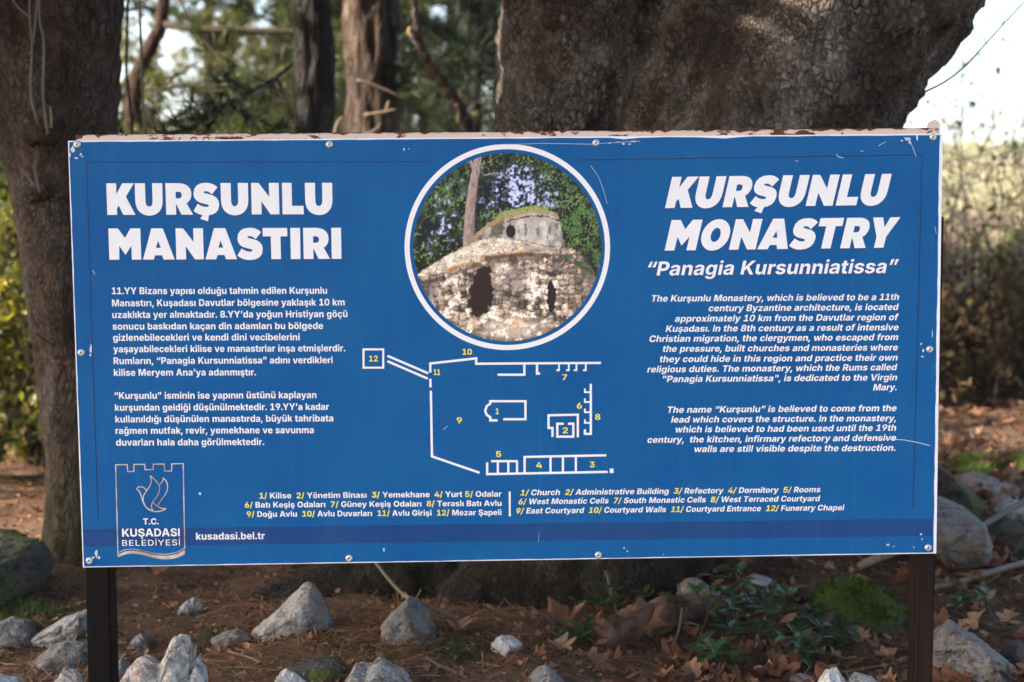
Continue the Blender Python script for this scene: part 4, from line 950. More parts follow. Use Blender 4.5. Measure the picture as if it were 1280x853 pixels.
# two big curled dead leaves leaning on each other
LOBES = [(0, -0.42), (0.10, -0.30), (0.26, -0.30), (0.46, -0.30), (0.34, -0.16), (0.26, -0.06), (0.44, 0.04), (0.54, 0.16), (0.36, 0.16), (0.20, 0.12), (0.22, 0.26), (0.14, 0.34), (0, 0.58), (-0.14, 0.34), (-0.22, 0.26), (-0.20, 0.12), (-0.36, 0.16), (-0.54, 0.16), (-0.44, 0.04), (-0.26, -0.06), (-0.34, -0.16), (-0.46, -0.30), (-0.26, -0.30), (-0.10, -0.30)]
def big_leaf(label, px_, py_, size, seed, ax, up__, curl):
    v, f = plane_leaf(curl, seed, LOBES); c = at(px_, py_, 4.05)
    X = Vector(ax).normalized(); Z = Vector(up__); Z = (Z - X * Z.dot(X)).normalized(); Y = Z.cross(X)
    # finer, wavier leaf
    bm = bmesh.new(); vs = [bm.verts.new(p_) for p_ in v]
    for q in f: bm.faces.new([vs[i] for i in q])
    bmesh.ops.subdivide_edges(bm, edges=bm.edges[:], cuts=3, use_grid_fill=True)
    P_ = []
    for q in bm.verts:
        w = noise.noise(q.co * 3.5 + Vector((seed, 0, 0))) * 0.16
        P_.append(c + (X * q.co.x + Y * q.co.y + Z * (q.co.z + w)) * size)
    bm.verts.index_update(); F_ = [tuple(q.index for q in fc_.verts) for fc_ in bm.faces]; bm.free()
    o = mesh_obj('dead_leaf', [p_[:] for p_ in P_], F_, M_BIGLEAF, smooth=True, loc=c); tag(o, label, 'leaf', 'big curled dead leaves')
    md = o.modifiers.new('thick', 'SOLIDIFY'); md.thickness = 0.0012
m = Mat('big_dead_leaf', 0.6, 0.25); m.color(m.mix(m.noise(14, 5, None, 0.65), (0.06, 0.024, 0.012), (0.17, 0.075, 0.036))); m.bump(m.noise(60, 3), 0.4, 0.003); M_BIGLEAF = m.m
big_leaf('big curled orange dead leaf, left one of the pair', 706, 781, 0.155, 3, (0.75, 0.25, 0.45), (0.2, -0.9, 0.35), 0.75)
big_leaf('big folded brown dead leaf, right one of the pair', 737, 789, 0.145, 5, (0.8, -0.1, 0.45), (-0.5, -0.8, 0.3), 0.9)
big_leaf('big tan dead leaf standing above the rotten log', 806, 774, 0.14, 9, (0.9, 0.1, 0.25), (0.1, -0.9, 0.5), 0.5)
big_leaf('yellowish dead leaf lying left of the curled pair', 678, 812, 0.09, 12, (0.9, 0.3, -0.2), (0.0, -0.4, 1.0), 0.5)

# ------------------------------------------------------------------ outlines of the characters
GLYPHS = {
'heavy': (230, r'''
K 665|37,0 37,728 265,728 265,474 409,728 682,728 485,419 697,0 412,0 315,213 267,150 267,0
U 717|275,728 275,330 *275,258 298,225 *320,191 359,191 *398,191 420,225 *442,258 442,330 442,728 680,728 680,340 *680,168 592,76 *500,-19 358,-19 *215,-19 123,78 *37,168 37,340 37,728
R 672|37,0 37,728 330,728 *478,728 560,660 *640,595 640,478 *640,330 520,263 667,0 393,0 285,233 270,233 270,0|345,378 *412,378 412,453 *412,528 345,528 270,528 270,378
N 726|37,0 37,728 213,728 457,406 457,728 689,728 689,0 482,0 269,308 269,0
M 831|37,0 37,728 261,728 423,504 558,728 794,728 794,0 569,0 569,325 423,112 281,325 273,0
A 759|3,0 224,728 493,728 756,0 493,0 457,100 294,100 258,0|317,274 434,274 373,437
T 622|2,728 584,728 584,532 422,532 422,0 192,0 192,532 2,532
I 306|37,0 37,728 269,728 269,0
L 540|37,0 37,728 264,728 264,197 537,197 537,0
O 740|*715,204 613,94 *512,-16 369,-16 *227,-15 126,94 *24,204 25,360 *25,515 126,625 *227,736 370,736 *512,736 613,625 *715,515 715,360|487,360 *487,429 452,478 *418,528 370,528 *321,528 287,478 *253,429 253,360 *253,290 287,241 *321,192 370,192 *418,192 452,241 *487,290
Y 676|0,728 247,728 340,490 425,728 675,728 433,262 433,0 198,0 198,262
S 621|450,468 *375,540 313,540 *252,540 252,512 *257,496 361,476 *616,428 616,238 *613,-14 305,-20 *137,-20 5,84 109,252 *207,176 305,176 *369,176 369,210 *369,232 263,252 *16,294 16,484 *25,736 319,736 *473,736 585,630
Ş 621|450,468 *375,540 313,540 *252,540 252,512 *257,496 361,476 *616,428 616,238 *613,-14 305,-20 *137,-20 5,84 109,252 *207,176 305,176 *369,176 369,210 *369,232 263,252 *16,294 16,484 *25,736 319,736 *473,736 585,630|210,12 374,12 340,-156 155,-95 218,-15
'''),
'bold': (269, r'''
" 547|107,427 91,728 238,728 223,427|324,427 309,728 456,728 441,427
, 269|26,-187 67,114 220,114 132,-187
. 269|135,-10 *98,-10 *48,41 48,77 *48,114 *98,164 135,164 *172,164 *222,114 222,77 *222,41 *172,-10
/ 388|378,762 144,-109 10,-109 244,762
0 646|323,-10 *229,-10 *103,79 *39,246 39,363 *39,481 *103,648 *229,738 323,738 *416,738 *543,648 *606,481 606,363 *606,246 *543,79 *417,-10|323,120 *366,120 *423,174 *451,283 451,363 *451,445 *423,554 *366,608 323,608 *280,608 *223,554 *195,445 195,363 *195,283 *223,174 *280,120
1 646|85,0 85,128 580,128 580,0|430,728 430,0 273,0 273,587 269,587 103,473 103,615 268,728
2 646|64,0 64,114 326,350 *358,380 *404,429 *428,479 428,508 *428,540 *400,587 *351,612 318,612 *285,612 *235,584 *208,532 208,496 57,496 *57,570 *123,678 *241,738 319,738 *398,738 *515,682 *581,584 581,519 *581,475 *547,395 *466,301 396,238 284,133 284,129 589,129 589,0
3 646|317,-10 *234,-10 *110,48 *40,149 38,215 196,215 *198,186 *230,142 *284,119 317,119 *352,119 *405,144 *435,193 435,227 *435,258 *404,307 *344,337 301,337 215,337 215,438 378,594 378,598 75,598 75,728 567,728 567,611 327,387 327,421 *410,432 *532,382 *598,282 598,217 *598,149 *525,46 *398,-10
4 646|26,132 26,256 306,728 460,728 185,263 185,258 620,258 620,132|378,0 378,170 382,225 382,454 527,454 527,0
5 646|318,-10 *241,-10 *121,46 *52,146 50,212 203,212 *204,183 *236,139 *287,114 318,114 *354,114 *408,146 *439,203 439,240 *439,278 *408,336 *353,368 317,368 *282,368 *222,338 207,313 64,333 95,728 550,728 550,598 229,598 212,423 215,423 *236,450 *313,484 361,484 *410,484 *494,449 *557,384 *592,296 592,244 *592,170 *523,55 *400,-10
6 646|326,-10 *251,-10 *128,49 *55,160 55,238 *55,296 *102,410 148,478 317,728 479,728 252,397 209,397 *219,414 *262,446 *323,467 362,467 *430,467 *533,412 *590,310 590,240 *590,165 *522,53 *403,-10|324,114 *358,114 *411,146 *442,201 442,237 *442,272 *411,328 *358,359 324,359 *290,359 *236,328 *206,273 206,237 *206,202 *236,146 *290,114
7 646|116,0 415,593 415,597 66,597 66,728 580,728 580,596 279,0
8 646|322,-10 *239,-10 *112,43 *39,136 39,196 *39,242 *82,318 *156,369 202,376 202,379 *141,391 *65,480 65,541 *65,598 *131,687 *248,738 322,738 *397,738 *514,687 *580,598 580,541 *580,480 *504,391 443,379 443,376 *489,369 *563,318 *607,242 607,196 *607,136 *534,43 *405,-10|322,105 *358,105 *412,131 *442,178 442,208 *442,239 *411,287 *357,314 322,314 *288,314 *234,287 *203,239 203,208 *203,178 *233,131 *287,105|322,429 *353,429 *399,454 *426,497 426,525 *426,553 *400,595 *353,619 322,619 *292,619 *245,595 *219,553 219,525 *219,497 *245,454 *292,429
9 646|320,737 *395,737 *517,678 *590,567 590,490 *590,432 *544,318 497,249 328,0 167,0 394,331 436,331 *426,314 *384,281 *323,260 284,260 *216,260 *113,315 *55,417 55,488 *55,562 *123,675 *243,737|322,614 *288,614 *234,582 *204,527 204,491 *204,455 *234,400 *288,368 322,368 *356,368 *409,400 *440,455 440,490 *440,526 *409,582 *356,614
A 749|19,0 267,728 476,728 729,0 552,0 442,338 *420,411 *376,577 352,672 389,672 *365,576 *323,410 302,338 194,0|180,161 180,284 569,284 569,161
B 659|60,0 60,728 354,728 *434,728 *543,680 *598,596 598,542 *598,499 *564,435 *504,393 465,384 465,378 *508,376 *581,333 *626,255 626,202 *626,144 *568,52 *456,0 374,0|218,128 342,128 *403,128 *462,176 462,217 *462,247 *434,291 *382,316 346,316 218,316|218,425 332,425 *363,425 *410,446 *437,487 437,514 *437,553 *383,600 334,600 218,600
C 738|382,-10 *284,-10 *130,78 *40,245 40,363 *40,482 *130,650 *285,738 382,738 *446,738 *555,702 *639,634 *692,536 700,474 540,474 *534,503 *508,549 *468,581 *416,598 385,598 *329,598 *246,542 *202,437 202,363 *202,288 *247,184 *329,130 385,130 *416,130 *467,147 *508,179 *535,225 540,254 701,254 *694,201 *646,106 *564,32 *452,-10
D 718|321,0 130,0 130,136 313,136 *381,136 *473,184 *519,285 519,364 *519,443 *472,544 *381,592 313,592 127,592 127,728 322,728 *432,728 *591,640 *678,477 678,364 *678,251 *592,88 *432,0|219,728 219,0 60,0 60,728
E 609|60,0 60,728 562,728 562,596 219,596 219,432 535,432 535,303 219,303 219,132 562,132 562,0
F 586|60,0 60,728 551,728 551,596 219,596 219,406 521,406 521,277 219,277 219,0
G 748|386,-10 *283,-10 *127,81 *40,249 40,363 *40,481 *131,649 *287,738 383,738 *445,738 *553,702 *637,635 *690,545 697,490 536,490 *530,515 *503,555 *465,583 *416,598 386,598 *331,598 *247,543 *202,438 202,364 *202,290 *247,185 *330,130 388,130 *439,130 *511,166 *550,232 550,276 583,272 397,272 397,391 704,391 704,298 *704,203 *623,65 *479,-10
H 741|60,0 60,728 219,728 219,437 523,437 523,728 682,728 682,0 523,0 523,306 219,306 219,0
I 464|33,0 33,130 153,130 153,597 33,597 33,728 431,728 431,597 312,597 312,130 431,130 431,0
K 719|177,154 177,308 *200,347 *244,415 *295,483 327,523 499,728 691,728 384,369 371,373|60,0 60,728 219,728 219,536 216,347 219,270 219,0|513,0 305,322 404,440 699,0
M 928|60,0 60,728 302,728 411,413 *418,389 *438,312 *458,224 *476,143 481,113 449,113 *454,142 *471,224 *492,311 *511,389 519,413 625,728 869,728 869,0 710,0 710,332 *710,356 *712,428 *714,513 *716,598 716,636 728,636 *718,595 *696,507 *673,424 *652,355 645,332 531,0 398,0 282,332 *275,355 *254,424 *231,506 *207,594 197,636 211,636 *211,599 *214,514 *216,429 *218,356 218,332 218,0
O 766|383,-10 *286,-10 *130,78 *40,245 40,363 *40,482 *130,650 *286,738 383,738 *480,738 *635,650 *726,482 726,363 *726,245 *635,78 *480,-10|383,130 *438,130 *520,184 *564,288 564,363 *564,439 *520,544 *438,598 383,598 *328,598 *247,544 *202,439 202,363 *202,288 *247,184 *328,130
P 646|60,0 60,728 350,728 *432,728 *550,665 *613,554 613,481 *613,408 *549,297 *430,236 346,236 159,236 159,364 323,364 *366,364 *422,394 *451,446 451,481 *451,516 *422,568 *365,597 323,597 219,597 219,0
R 658|60,0 60,728 350,728 *433,728 *551,669 *614,561 614,488 *614,415 *550,310 *429,254 345,254 154,254 154,382 324,382 *366,382 *423,406 *452,453 452,488 *452,523 *423,572 *366,597 324,597 219,597 219,0|464,0 290,331 460,331 638,0
S 657|334,-11 *244,-11 *112,45 *39,153 38,233 191,233 *193,197 *230,147 *292,122 333,122 *372,122 *429,143 *460,183 460,209 *460,232 *432,264 *377,288 336,297 258,316 *162,338 *56,436 56,516 *56,582 *127,682 *253,738 334,738 *417,738 *539,682 *607,581 608,513 456,513 *452,557 *388,606 333,606 *297,606 *246,585 *218,549 218,526 *218,501 *247,468 *299,446 333,439 398,424 *449,412 *531,376 *589,324 *620,255 620,211 *620,142 *551,43 *424,-11
T 664|32,596 32,728 632,728 632,596 412,596 412,0 253,0 253,596
U 724|362,-10 *271,-10 *135,56 *59,176 59,256 59,728 217,728 217,269 *217,228 *254,165 *319,129 362,129 *406,129 *471,165 *507,228 507,269 507,728 665,728 665,256 *665,176 *589,56 *453,-10
V 747|272,0 19,728 195,728 306,389 *328,318 *372,154 396,59 359,59 *383,154 *425,318 446,389 553,728 727,728 481,0
W 1037|214,0 19,728 192,728 272,384 *283,337 *300,233 *317,129 325,81 295,81 *304,129 *322,233 *341,337 353,384 437,728 600,728 684,384 *695,337 *714,233 *732,129 742,81 711,81 *720,129 *736,233 *754,337 764,384 844,728 1018,728 822,0 643,0 549,364 *534,424 *512,565 498,641 539,641 *523,566 *503,426 488,364 394,0
Y 730|289,0 289,269 19,728 204,728 324,504 *341,472 *370,407 385,366 353,366 *367,408 *395,472 412,504 527,728 711,728 446,269 446,0
a 578|211,-10 *159,-10 *78,26 *31,97 31,151 *31,196 *64,257 *121,294 *194,314 235,318 *282,322 *339,331 *365,349 365,366 365,368 *365,389 *346,418 *310,434 285,434 *259,434 *219,418 *195,391 190,373 47,389 *58,438 *121,509 *221,547 286,547 *335,547 *420,524 *484,479 *520,410 520,364 520,0 372,0 372,75 368,75 *354,49 *311,11 *251,-10|257,96 *289,96 *338,122 *367,165 367,193 367,248 *360,244 *336,237 *307,231 *278,226 265,224 *239,221 *201,204 *180,176 180,156 *180,137 *199,110 *234,96
b 626|370,-9 *328,-9 *268,18 *227,61 216,86 211,86 211,0 58,0 58,728 213,728 213,451 217,451 *228,475 *268,519 *328,547 371,547 *432,547 *531,484 *591,360 591,269 *591,180 *533,56 *433,-9|321,115 *357,115 *406,153 *432,223 432,269 *432,316 *406,385 *357,423 321,423 *286,423 *236,385 *209,316 209,269 *209,223 *236,153 *286,115
c 584|303,-11 *221,-11 *101,59 *36,185 36,268 *36,351 *101,477 *221,547 303,547 *354,547 *439,520 *503,470 *543,399 550,356 404,336 *400,357 *384,390 *359,413 *326,425 305,425 *269,425 *220,387 *194,316 194,268 *194,221 *220,150 *269,111 305,111 *326,111 *359,124 *384,148 *401,182 405,204 550,184 *544,139 *504,68 *440,17 *354,-11
d 626|257,-9 *194,-9 *93,56 *36,180 36,269 *36,360 *95,484 *195,547 256,547 *298,547 *359,519 *399,475 410,451 413,451 413,728 569,728 569,0 416,0 416,86 410,86 *399,61 *359,18 *298,-9|305,115 *340,115 *391,153 *418,223 418,269 *418,316 *391,385 *340,423 305,423 *270,423 *220,385 *195,316 195,269 *195,223 *220,153 *270,115
e 591|305,-11 *222,-11 *101,58 *36,183 36,268 *36,351 *101,476 *219,547 299,547 *354,547 *448,511 *518,441 *557,339 557,272 557,230 94,230 94,325 482,325 410,302 *410,342 *385,400 *336,432 300,432 *265,432 *215,400 *188,343 188,306 188,238 *188,195 *218,135 *272,104 308,104 *333,104 *374,119 *402,146 410,165 550,146 *537,99 *470,28 *369,-11
f 398|370,539 370,421 10,421 10,539|104,0 104,582 *104,640 *149,716 *229,754 283,754 *316,754 *373,745 387,742 366,625 *357,627 *330,631 317,631 *285,631 *259,602 259,574 259,0
g 628|304,-215 *233,-215 *130,-178 *67,-113 56,-70 194,-45 *200,-60 *227,-87 *272,-103 304,-103 *357,-103 *416,-53 416,0 416,94 407,94 *396,70 *357,30 *298,6 257,6 *194,6 *94,65 *36,183 36,271 *36,361 *96,484 *196,547 257,547 *299,547 *360,519 *401,475 412,451 417,451 417,539 570,539 570,11 *570,-65 *502,-165 *383,-215|305,124 *341,124 *391,159 *418,226 418,272 *418,318 *391,386 *341,424 305,424 *270,424 *220,386 *195,318 195,272 *195,226 *220,160 *270,124
h 620|213,308 213,0 58,0 58,728 211,728 211,403 196,403 *217,470 *305,547 376,547 *432,547 *516,497 *562,405 562,342 562,0 407,0 407,313 *407,362 *357,417 313,417 *283,417 *238,392 *213,343
i 271|58,0 58,539 213,539 213,0|135,605 *100,605 *51,651 51,684 *51,717 *100,762 135,762 *170,762 *219,717 219,684 *219,651 *170,605
k 579|198,151 198,337 220,337 390,539 569,539 336,266 298,266|58,0 58,728 213,728 213,0|397,0 241,232 344,342 578,0
l 307|227,-3 *139,-3 *58,69 58,145 58,728 213,728 213,163 *213,139 *232,118 253,118 *263,118 *275,119 280,120 299,7 *287,4 *250,-3
m 912|58,0 58,539 203,539 209,406 199,406 *211,455 *261,518 *328,548 364,548 *423,548 *498,474 515,398 497,398 *509,449 *564,516 *639,548 680,548 *731,548 *809,504 *855,421 855,362 855,0 699,0 699,331 *699,375 *652,419 616,419 *590,419 *552,396 *531,355 531,327 531,0 381,0 381,334 *381,373 *336,419 300,419 *275,419 *236,397 *213,353 213,322 213,0
n 620|213,308 213,0 58,0 58,539 206,539 208,403 196,403 *217,470 *305,547 376,547 *432,547 *516,497 *562,405 562,342 562,0 407,0 407,313 *407,362 *357,417 313,417 *283,417 *238,392 *213,343
o 609|305,-11 *222,-11 *101,59 *36,184 36,268 *36,352 *101,477 *222,547 305,547 *387,547 *508,477 *573,352 573,268 *573,184 *508,59 *387,-11|305,111 *340,111 *390,151 *415,222 415,268 *415,315 *390,386 *340,425 305,425 *269,425 *219,386 *194,315 194,268 *194,222 *219,151 *269,111
p 626|58,-204 58,539 211,539 211,452 216,452 *228,476 *267,519 *328,547 371,547 *432,547 *531,484 *591,360 591,269 *591,180 *533,56 *433,-9 370,-9 *328,-9 *268,18 *228,61 217,85 213,85 213,-204|321,115 *357,115 *406,153 *432,223 432,269 *432,316 *406,385 *357,423 321,423 *286,423 *236,385 *209,316 209,269 *209,223 *236,153 *286,115
r 405|58,0 58,539 208,539 208,444 213,444 *228,495 *295,545 342,545 *354,545 *379,543 389,541 389,405 *379,408 *341,412 324,412 *292,412 *242,384 *213,333 213,298 213,0
s 557|279,-11 *211,-11 *107,28 *42,102 33,154 180,173 *189,137 *239,100 283,100 *322,100 *367,129 367,152 *367,172 *333,197 298,204 205,223 *126,238 *47,316 47,377 *47,430 *104,506 *208,547 278,547 *345,547 *443,509 *502,440 510,393 371,375 *365,403 *319,437 281,437 *247,437 *202,409 202,386 *202,367 *232,341 267,334 368,314 *447,299 *525,227 525,168 *525,114 *462,34 *351,-11
t 374|344,539 344,421 10,421 10,539|87,671 242,671 242,163 *242,139 *264,116 290,116 *299,116 *331,119 339,121 356,4 *332,-2 *282,-6 259,-6 *174,-6 *87,72 87,147
u 620|244,-8 *188,-8 *104,42 *58,134 58,197 58,539 213,539 213,226 *213,177 *263,122 307,122 *337,122 *381,148 *407,197 407,232 407,539 562,539 562,0 414,0 412,137 424,137 *402,69 *314,-8
v 596|209,0 11,539 176,539 262,269 *278,217 *303,111 316,54 284,54 *297,111 *321,217 337,269 422,539 584,539 386,0
w 849|170,0 10,539 173,539 218,348 *230,293 *257,167 269,94 251,94 *264,166 *294,293 307,348 355,539 495,539 541,348 *554,293 *584,166 597,94 580,94 *591,166 *617,292 629,348 674,539 839,539 678,0 519,0 460,204 *452,234 *435,307 *419,382 411,415 438,415 *430,382 *413,307 *397,233 388,204 329,0
x 576|16,0 225,331 224,223 27,539 194,539 239,460 *261,419 *298,340 317,302 262,302 *281,340 *318,419 341,460 389,539 553,539 350,222 351,329 560,0 394,0 339,94 *316,134 *278,213 259,250 313,250 *294,213 *258,134 235,94 180,0
y 598|58,-195 86,-78 116,-82 *143,-88 *184,-80 *208,-53 210,-29 215,-1 11,539 176,539 262,269 *279,216 *300,111 313,54 277,54 *290,111 *317,217 334,269 424,539 586,539 357,-65 *340,-109 *289,-173 *213,-207 159,-207 *131,-207 *77,-200
z 566|55,0 55,95 316,412 316,416 62,416 62,539 502,539 502,436 256,127 256,123 510,123 510,0
ç 584|303,-11 *221,-11 *101,59 *36,185 36,268 *36,351 *101,477 *221,547 303,547 *354,547 *439,520 *503,470 *543,399 550,356 404,336 *400,357 *384,390 *359,413 *326,425 305,425 *269,425 *220,387 *194,316 194,268 *194,221 *220,150 *269,111 305,111 *326,111 *359,124 *384,148 *401,182 405,204 550,184 *544,139 *504,68 *440,17 *354,-11|239,-204 239,-144 301,-144 *324,-144 *344,-130 344,-115 *344,-99 *324,-86 301,-86 257,-86 275,21 333,21 333,0 331,-42 *376,-40 *427,-81 427,-119 *427,-164 *370,-204 309,-204
ö 609|305,-11 *222,-11 *101,59 *36,184 36,268 *36,352 *101,477 *222,547 305,547 *387,547 *508,477 *573,352 573,268 *573,184 *508,59 *387,-11|305,111 *340,111 *390,151 *415,222 415,268 *415,315 *390,386 *340,425 305,425 *269,425 *219,386 *194,315 194,268 *194,222 *219,151 *269,111|414,609 *381,609 *336,653 336,684 *336,715 *381,759 414,759 *446,759 *491,715 491,684 *491,653 *446,609|195,609 *163,609 *118,653 118,684 *118,715 *163,759 195,759 *227,759 *272,715 272,684 *272,653 *227,609
ü 620|244,-8 *188,-8 *104,42 *58,134 58,197 58,539 213,539 213,226 *213,177 *263,122 307,122 *337,122 *381,148 *407,197 407,232 407,539 562,539 562,0 414,0 412,137 424,137 *402,69 *314,-8|419,609 *387,609 *342,653 342,684 *342,715 *387,759 419,759 *452,759 *496,715 496,684 *496,653 *452,609|201,609 *169,609 *124,653 124,684 *124,715 *169,759 201,759 *233,759 *278,715 278,684 *278,653 *233,609
ğ 628|304,-215 *233,-215 *130,-178 *67,-113 56,-70 194,-45 *200,-60 *227,-87 *272,-103 304,-103 *357,-103 *416,-53 416,0 416,94 407,94 *396,70 *357,30 *298,6 257,6 *194,6 *94,65 *36,183 36,271 *36,361 *96,484 *196,547 257,547 *299,547 *360,519 *401,475 412,451 417,451 417,539 570,539 570,11 *570,-65 *502,-165 *383,-215|305,124 *341,124 *391,159 *418,226 418,272 *418,318 *391,386 *341,424 305,424 *270,424 *220,386 *195,318 195,272 *195,226 *220,160 *270,124|305,604 *256,604 *178,645 *133,715 133,758 222,758 *222,727 *270,687 305,687 *341,687 *388,727 388,758 478,758 *478,715 *433,645 *355,604
ı 271|58,0 58,539 213,539 213,0
Ş 657|334,-11 *244,-11 *112,45 *39,153 38,233 191,233 *193,197 *230,147 *292,122 333,122 *372,122 *429,143 *460,183 460,209 *460,232 *432,264 *377,288 336,297 258,316 *162,338 *56,436 56,516 *56,582 *127,682 *253,738 334,738 *417,738 *539,682 *607,581 608,513 456,513 *452,557 *388,606 333,606 *297,606 *246,585 *218,549 218,526 *218,501 *247,468 *299,446 333,439 398,424 *449,412 *531,376 *589,324 *620,255 620,211 *620,142 *551,43 *424,-11|266,-204 266,-144 328,-144 *350,-144 *370,-130 370,-115 *370,-99 *350,-86 328,-86 283,-86 301,21 360,21 360,0 357,-42 *403,-40 *453,-81 453,-119 *453,-164 *396,-204 336,-204
ş 557|279,-11 *211,-11 *107,28 *42,102 33,154 180,173 *189,137 *239,100 283,100 *322,100 *367,129 367,152 *367,172 *333,197 298,204 205,223 *126,238 *47,316 47,377 *47,430 *104,506 *208,547 278,547 *345,547 *443,509 *502,440 510,393 371,375 *365,403 *319,437 281,437 *247,437 *202,409 202,386 *202,367 *232,341 267,334 368,314 *447,299 *525,227 525,168 *525,114 *462,34 *351,-11|218,-204 218,-144 279,-144 *302,-144 *322,-130 322,-115 *322,-99 *302,-86 279,-86 235,-86 253,21 312,21 312,0 309,-42 *354,-40 *405,-81 405,-119 *405,-164 *348,-204 288,-204
’ 300|71,427 112,728 264,728 176,427
“ 532|71,427 159,728 264,728 223,427|303,427 391,728 497,728 456,427
” 523|71,427 112,728 264,728 176,427|294,427 335,728 488,728 399,427
'''),
'regular': (269, r'''
B 653|79,0 79,728 346,728 *422,728 *525,677 *576,591 576,536 *576,491 *543,429 *488,391 454,382 454,376 *491,373 *560,330 *604,253 604,198 *604,141 *551,51 *441,0 356,0|186,92 347,92 *426,92 *498,153 498,201 *498,237 *463,294 *397,327 352,327 186,327|186,412 338,412 *377,412 *437,440 *471,493 471,528 *471,575 *406,636 341,636 186,636
D 715|313,0 134,0 134,94 307,94 *391,94 *502,157 *558,279 558,365 *558,451 *503,571 *395,634 314,634 130,634 130,728 321,728 *428,728 *581,640 *663,478 663,365 *663,251 *580,88 *424,0|186,728 186,0 79,0 79,728
E 599|79,0 79,728 541,728 541,635 186,635 186,414 515,414 515,322 186,322 186,93 543,93 543,0
L 560|79,0 79,728 186,728 186,93 520,93 520,0
S 641|322,-12 *240,-12 *120,41 *52,140 49,208 157,208 *160,166 *204,110 *277,82 322,82 *370,82 *443,111 *486,165 486,201 *486,233 *451,274 *388,302 346,313 262,336 *168,360 *68,454 68,529 *68,592 *135,686 *251,738 325,738 *400,738 *513,685 *578,592 579,532 475,532 *470,585 *386,645 322,645 *278,645 *211,616 *174,566 174,534 *174,501 *214,458 *276,432 309,424 382,405 *420,395 *494,364 *555,317 *591,249 591,201 *591,139 *527,43 *407,-12
Y 684|289,0 289,292 21,728 146,728 284,495 *307,458 *343,388 362,340 326,340 *344,389 *381,459 402,495 539,728 663,728 396,292 396,0
İ 429|41,0 41,92 161,92 161,635 41,635 41,728 387,728 387,635 268,635 268,92 387,92 387,0|215,813 *188,813 *149,850 149,876 *149,902 *188,939 214,939 *242,939 *280,902 280,876 *280,850 *242,813
'''),
}

# ------------------------------------------------------------------ lettering: outlines of each character, in 1/1000 of an em (a * marks an off-curve point)
_FONT = {}
def font(w):
    if w in _FONT: return _FONT[w]
    sp, txt = GLYPHS[w]; d = {' ': (sp, [])}
    for ln in txt.strip().split('\n'):
        ch, rest = ln[0], ln[2:]
        adv, *cs = rest.split('|')
        polys = []
        for c in cs:
            p = []
            for t in c.split():
                on = t[0] != '*'; x, y = t.lstrip('*').split(','); p.append((float(x), float(y), on))
            polys.append(p)
        d[ch] = (float(adv), polys)
    _FONT[w] = d
    return d
def flat_contour(p, n):
    q = []
    m = len(p)
    for i in range(m):                                   # implied on-curve points
        a, b = p[i], p[(i + 1) % m]
        q.append(a)
        if not a[2] and not b[2]: q.append(((a[0] + b[0]) / 2, (a[1] + b[1]) / 2, True))
    k = next(i for i, a in enumerate(q) if a[2])
    q = q[k:] + q[:k] + [q[k]]
    out = []; i = 0
    while i < len(q) - 1:
        a = q[i]
        if q[i + 1][2]:
            out.append(a[:2]); i += 1
        else:
            b, c = q[i + 1], q[i + 2]
            for t in range(n):
                s = t / n
                out.append(((1 - s) ** 2 * a[0] + 2 * s * (1 - s) * b[0] + s * s * c[0], (1 - s) ** 2 * a[1] + 2 * s * (1 - s) * b[1] + s * s * c[1]))
            i += 2
    r = []
    for a in out:
        if not r or abs(a[0] - r[-1][0]) + abs(a[1] - r[-1][1]) > 0.5: r.append(a)
    if len(r) > 2 and abs(r[0][0] - r[-1][0]) + abs(r[0][1] - r[-1][1]) <= 0.5: r.pop()
    return r
_TRI = {}
def glyph_tris(w, ch, n):
    """list of (points, triangles), one per outer contour with its holes"""
    key = (w, ch, n)
    if key in _TRI: return _TRI[key]
    adv, cs = font(w)[ch]
    if ch in 'Il' and w == 'bold':
        cs = [[(62, 0, True), (62, 728 if ch == 'I' else 748, True), (200, 728 if ch == 'I' else 748, True), (200, 0, True)]]; adv = 262
    if ch in 'Iİ' and w == 'regular':
        cs = [[(70, 0, True), (70, 728, True), (162, 728, True), (162, 0, True)]] + ([[(66, 800, True), (66, 900, True), (166, 900, True), (166, 800, True)]] if ch == 'İ' else []); adv = 232
    fl = [flat_contour(c, n) for c in cs]
    fl = [f for f in fl if len(f) > 2]
    pts, eds = [], []
    for f in fl:
        k = len(pts); pts += [Vector(q) for q in f]; eds += [(k + i, k + (i + 1) % len(f)) for i in range(len(f))]
    vo, _, fo, *_ = delaunay_2d_cdt(pts, eds, [], 0, 0.01)
    tri = []
    for t in fo:
        cx = sum(vo[i].x for i in t) / 3; cy = sum(vo[i].y for i in t) / 3; wn = 0
        for f in fl:
            for i in range(len(f)):
                (x1, y1), (x2, y2) = f[i - 1], f[i]
                if (y1 <= cy) != (y2 <= cy) and cx < (x2 - x1) * (cy - y1) / (y2 - y1) + x1: wn += 1 if y2 > y1 else -1
        if wn: tri.append(tuple(t))
    _TRI[key] = (adv, [([tuple(q) for q in vo], tri)])
    return _TRI[key]
KERN = {('1', '1'): -40, ('.', 'Y'): -50}

# ------------------------------------------------------------------ the sign's own plane
SA, SR, SH = 0.0284064036, 0.0098030509, 0.98332679
SO = Vector((-0.00187, 3.24126, CAM_Z - 0.28967))
SU = Vector((math.cos(SA) * math.cos(SR), math.sin(SA) * math.cos(SR), math.sin(SR)))
SN = Vector((math.sin(SA), -math.cos(SA), 0.0))              # towards the reader
SW = SN.cross(SU).normalized()
SN = SU.cross(SW).normalized()
def uw(px, py):
    d = ray(px, py); o = Vector((0, 0, CAM_Z)) - SO
    t = -o.dot(SN) / d.dot(SN)
    p = o + d * t
    return p.dot(SU), p.dot(SW)
def sp(u, w, n=0.0):
    return SO + SU * u + SW * w + SN * n
PXM = 2.0 / 1085.0                                          # metres per photo pixel on the sign

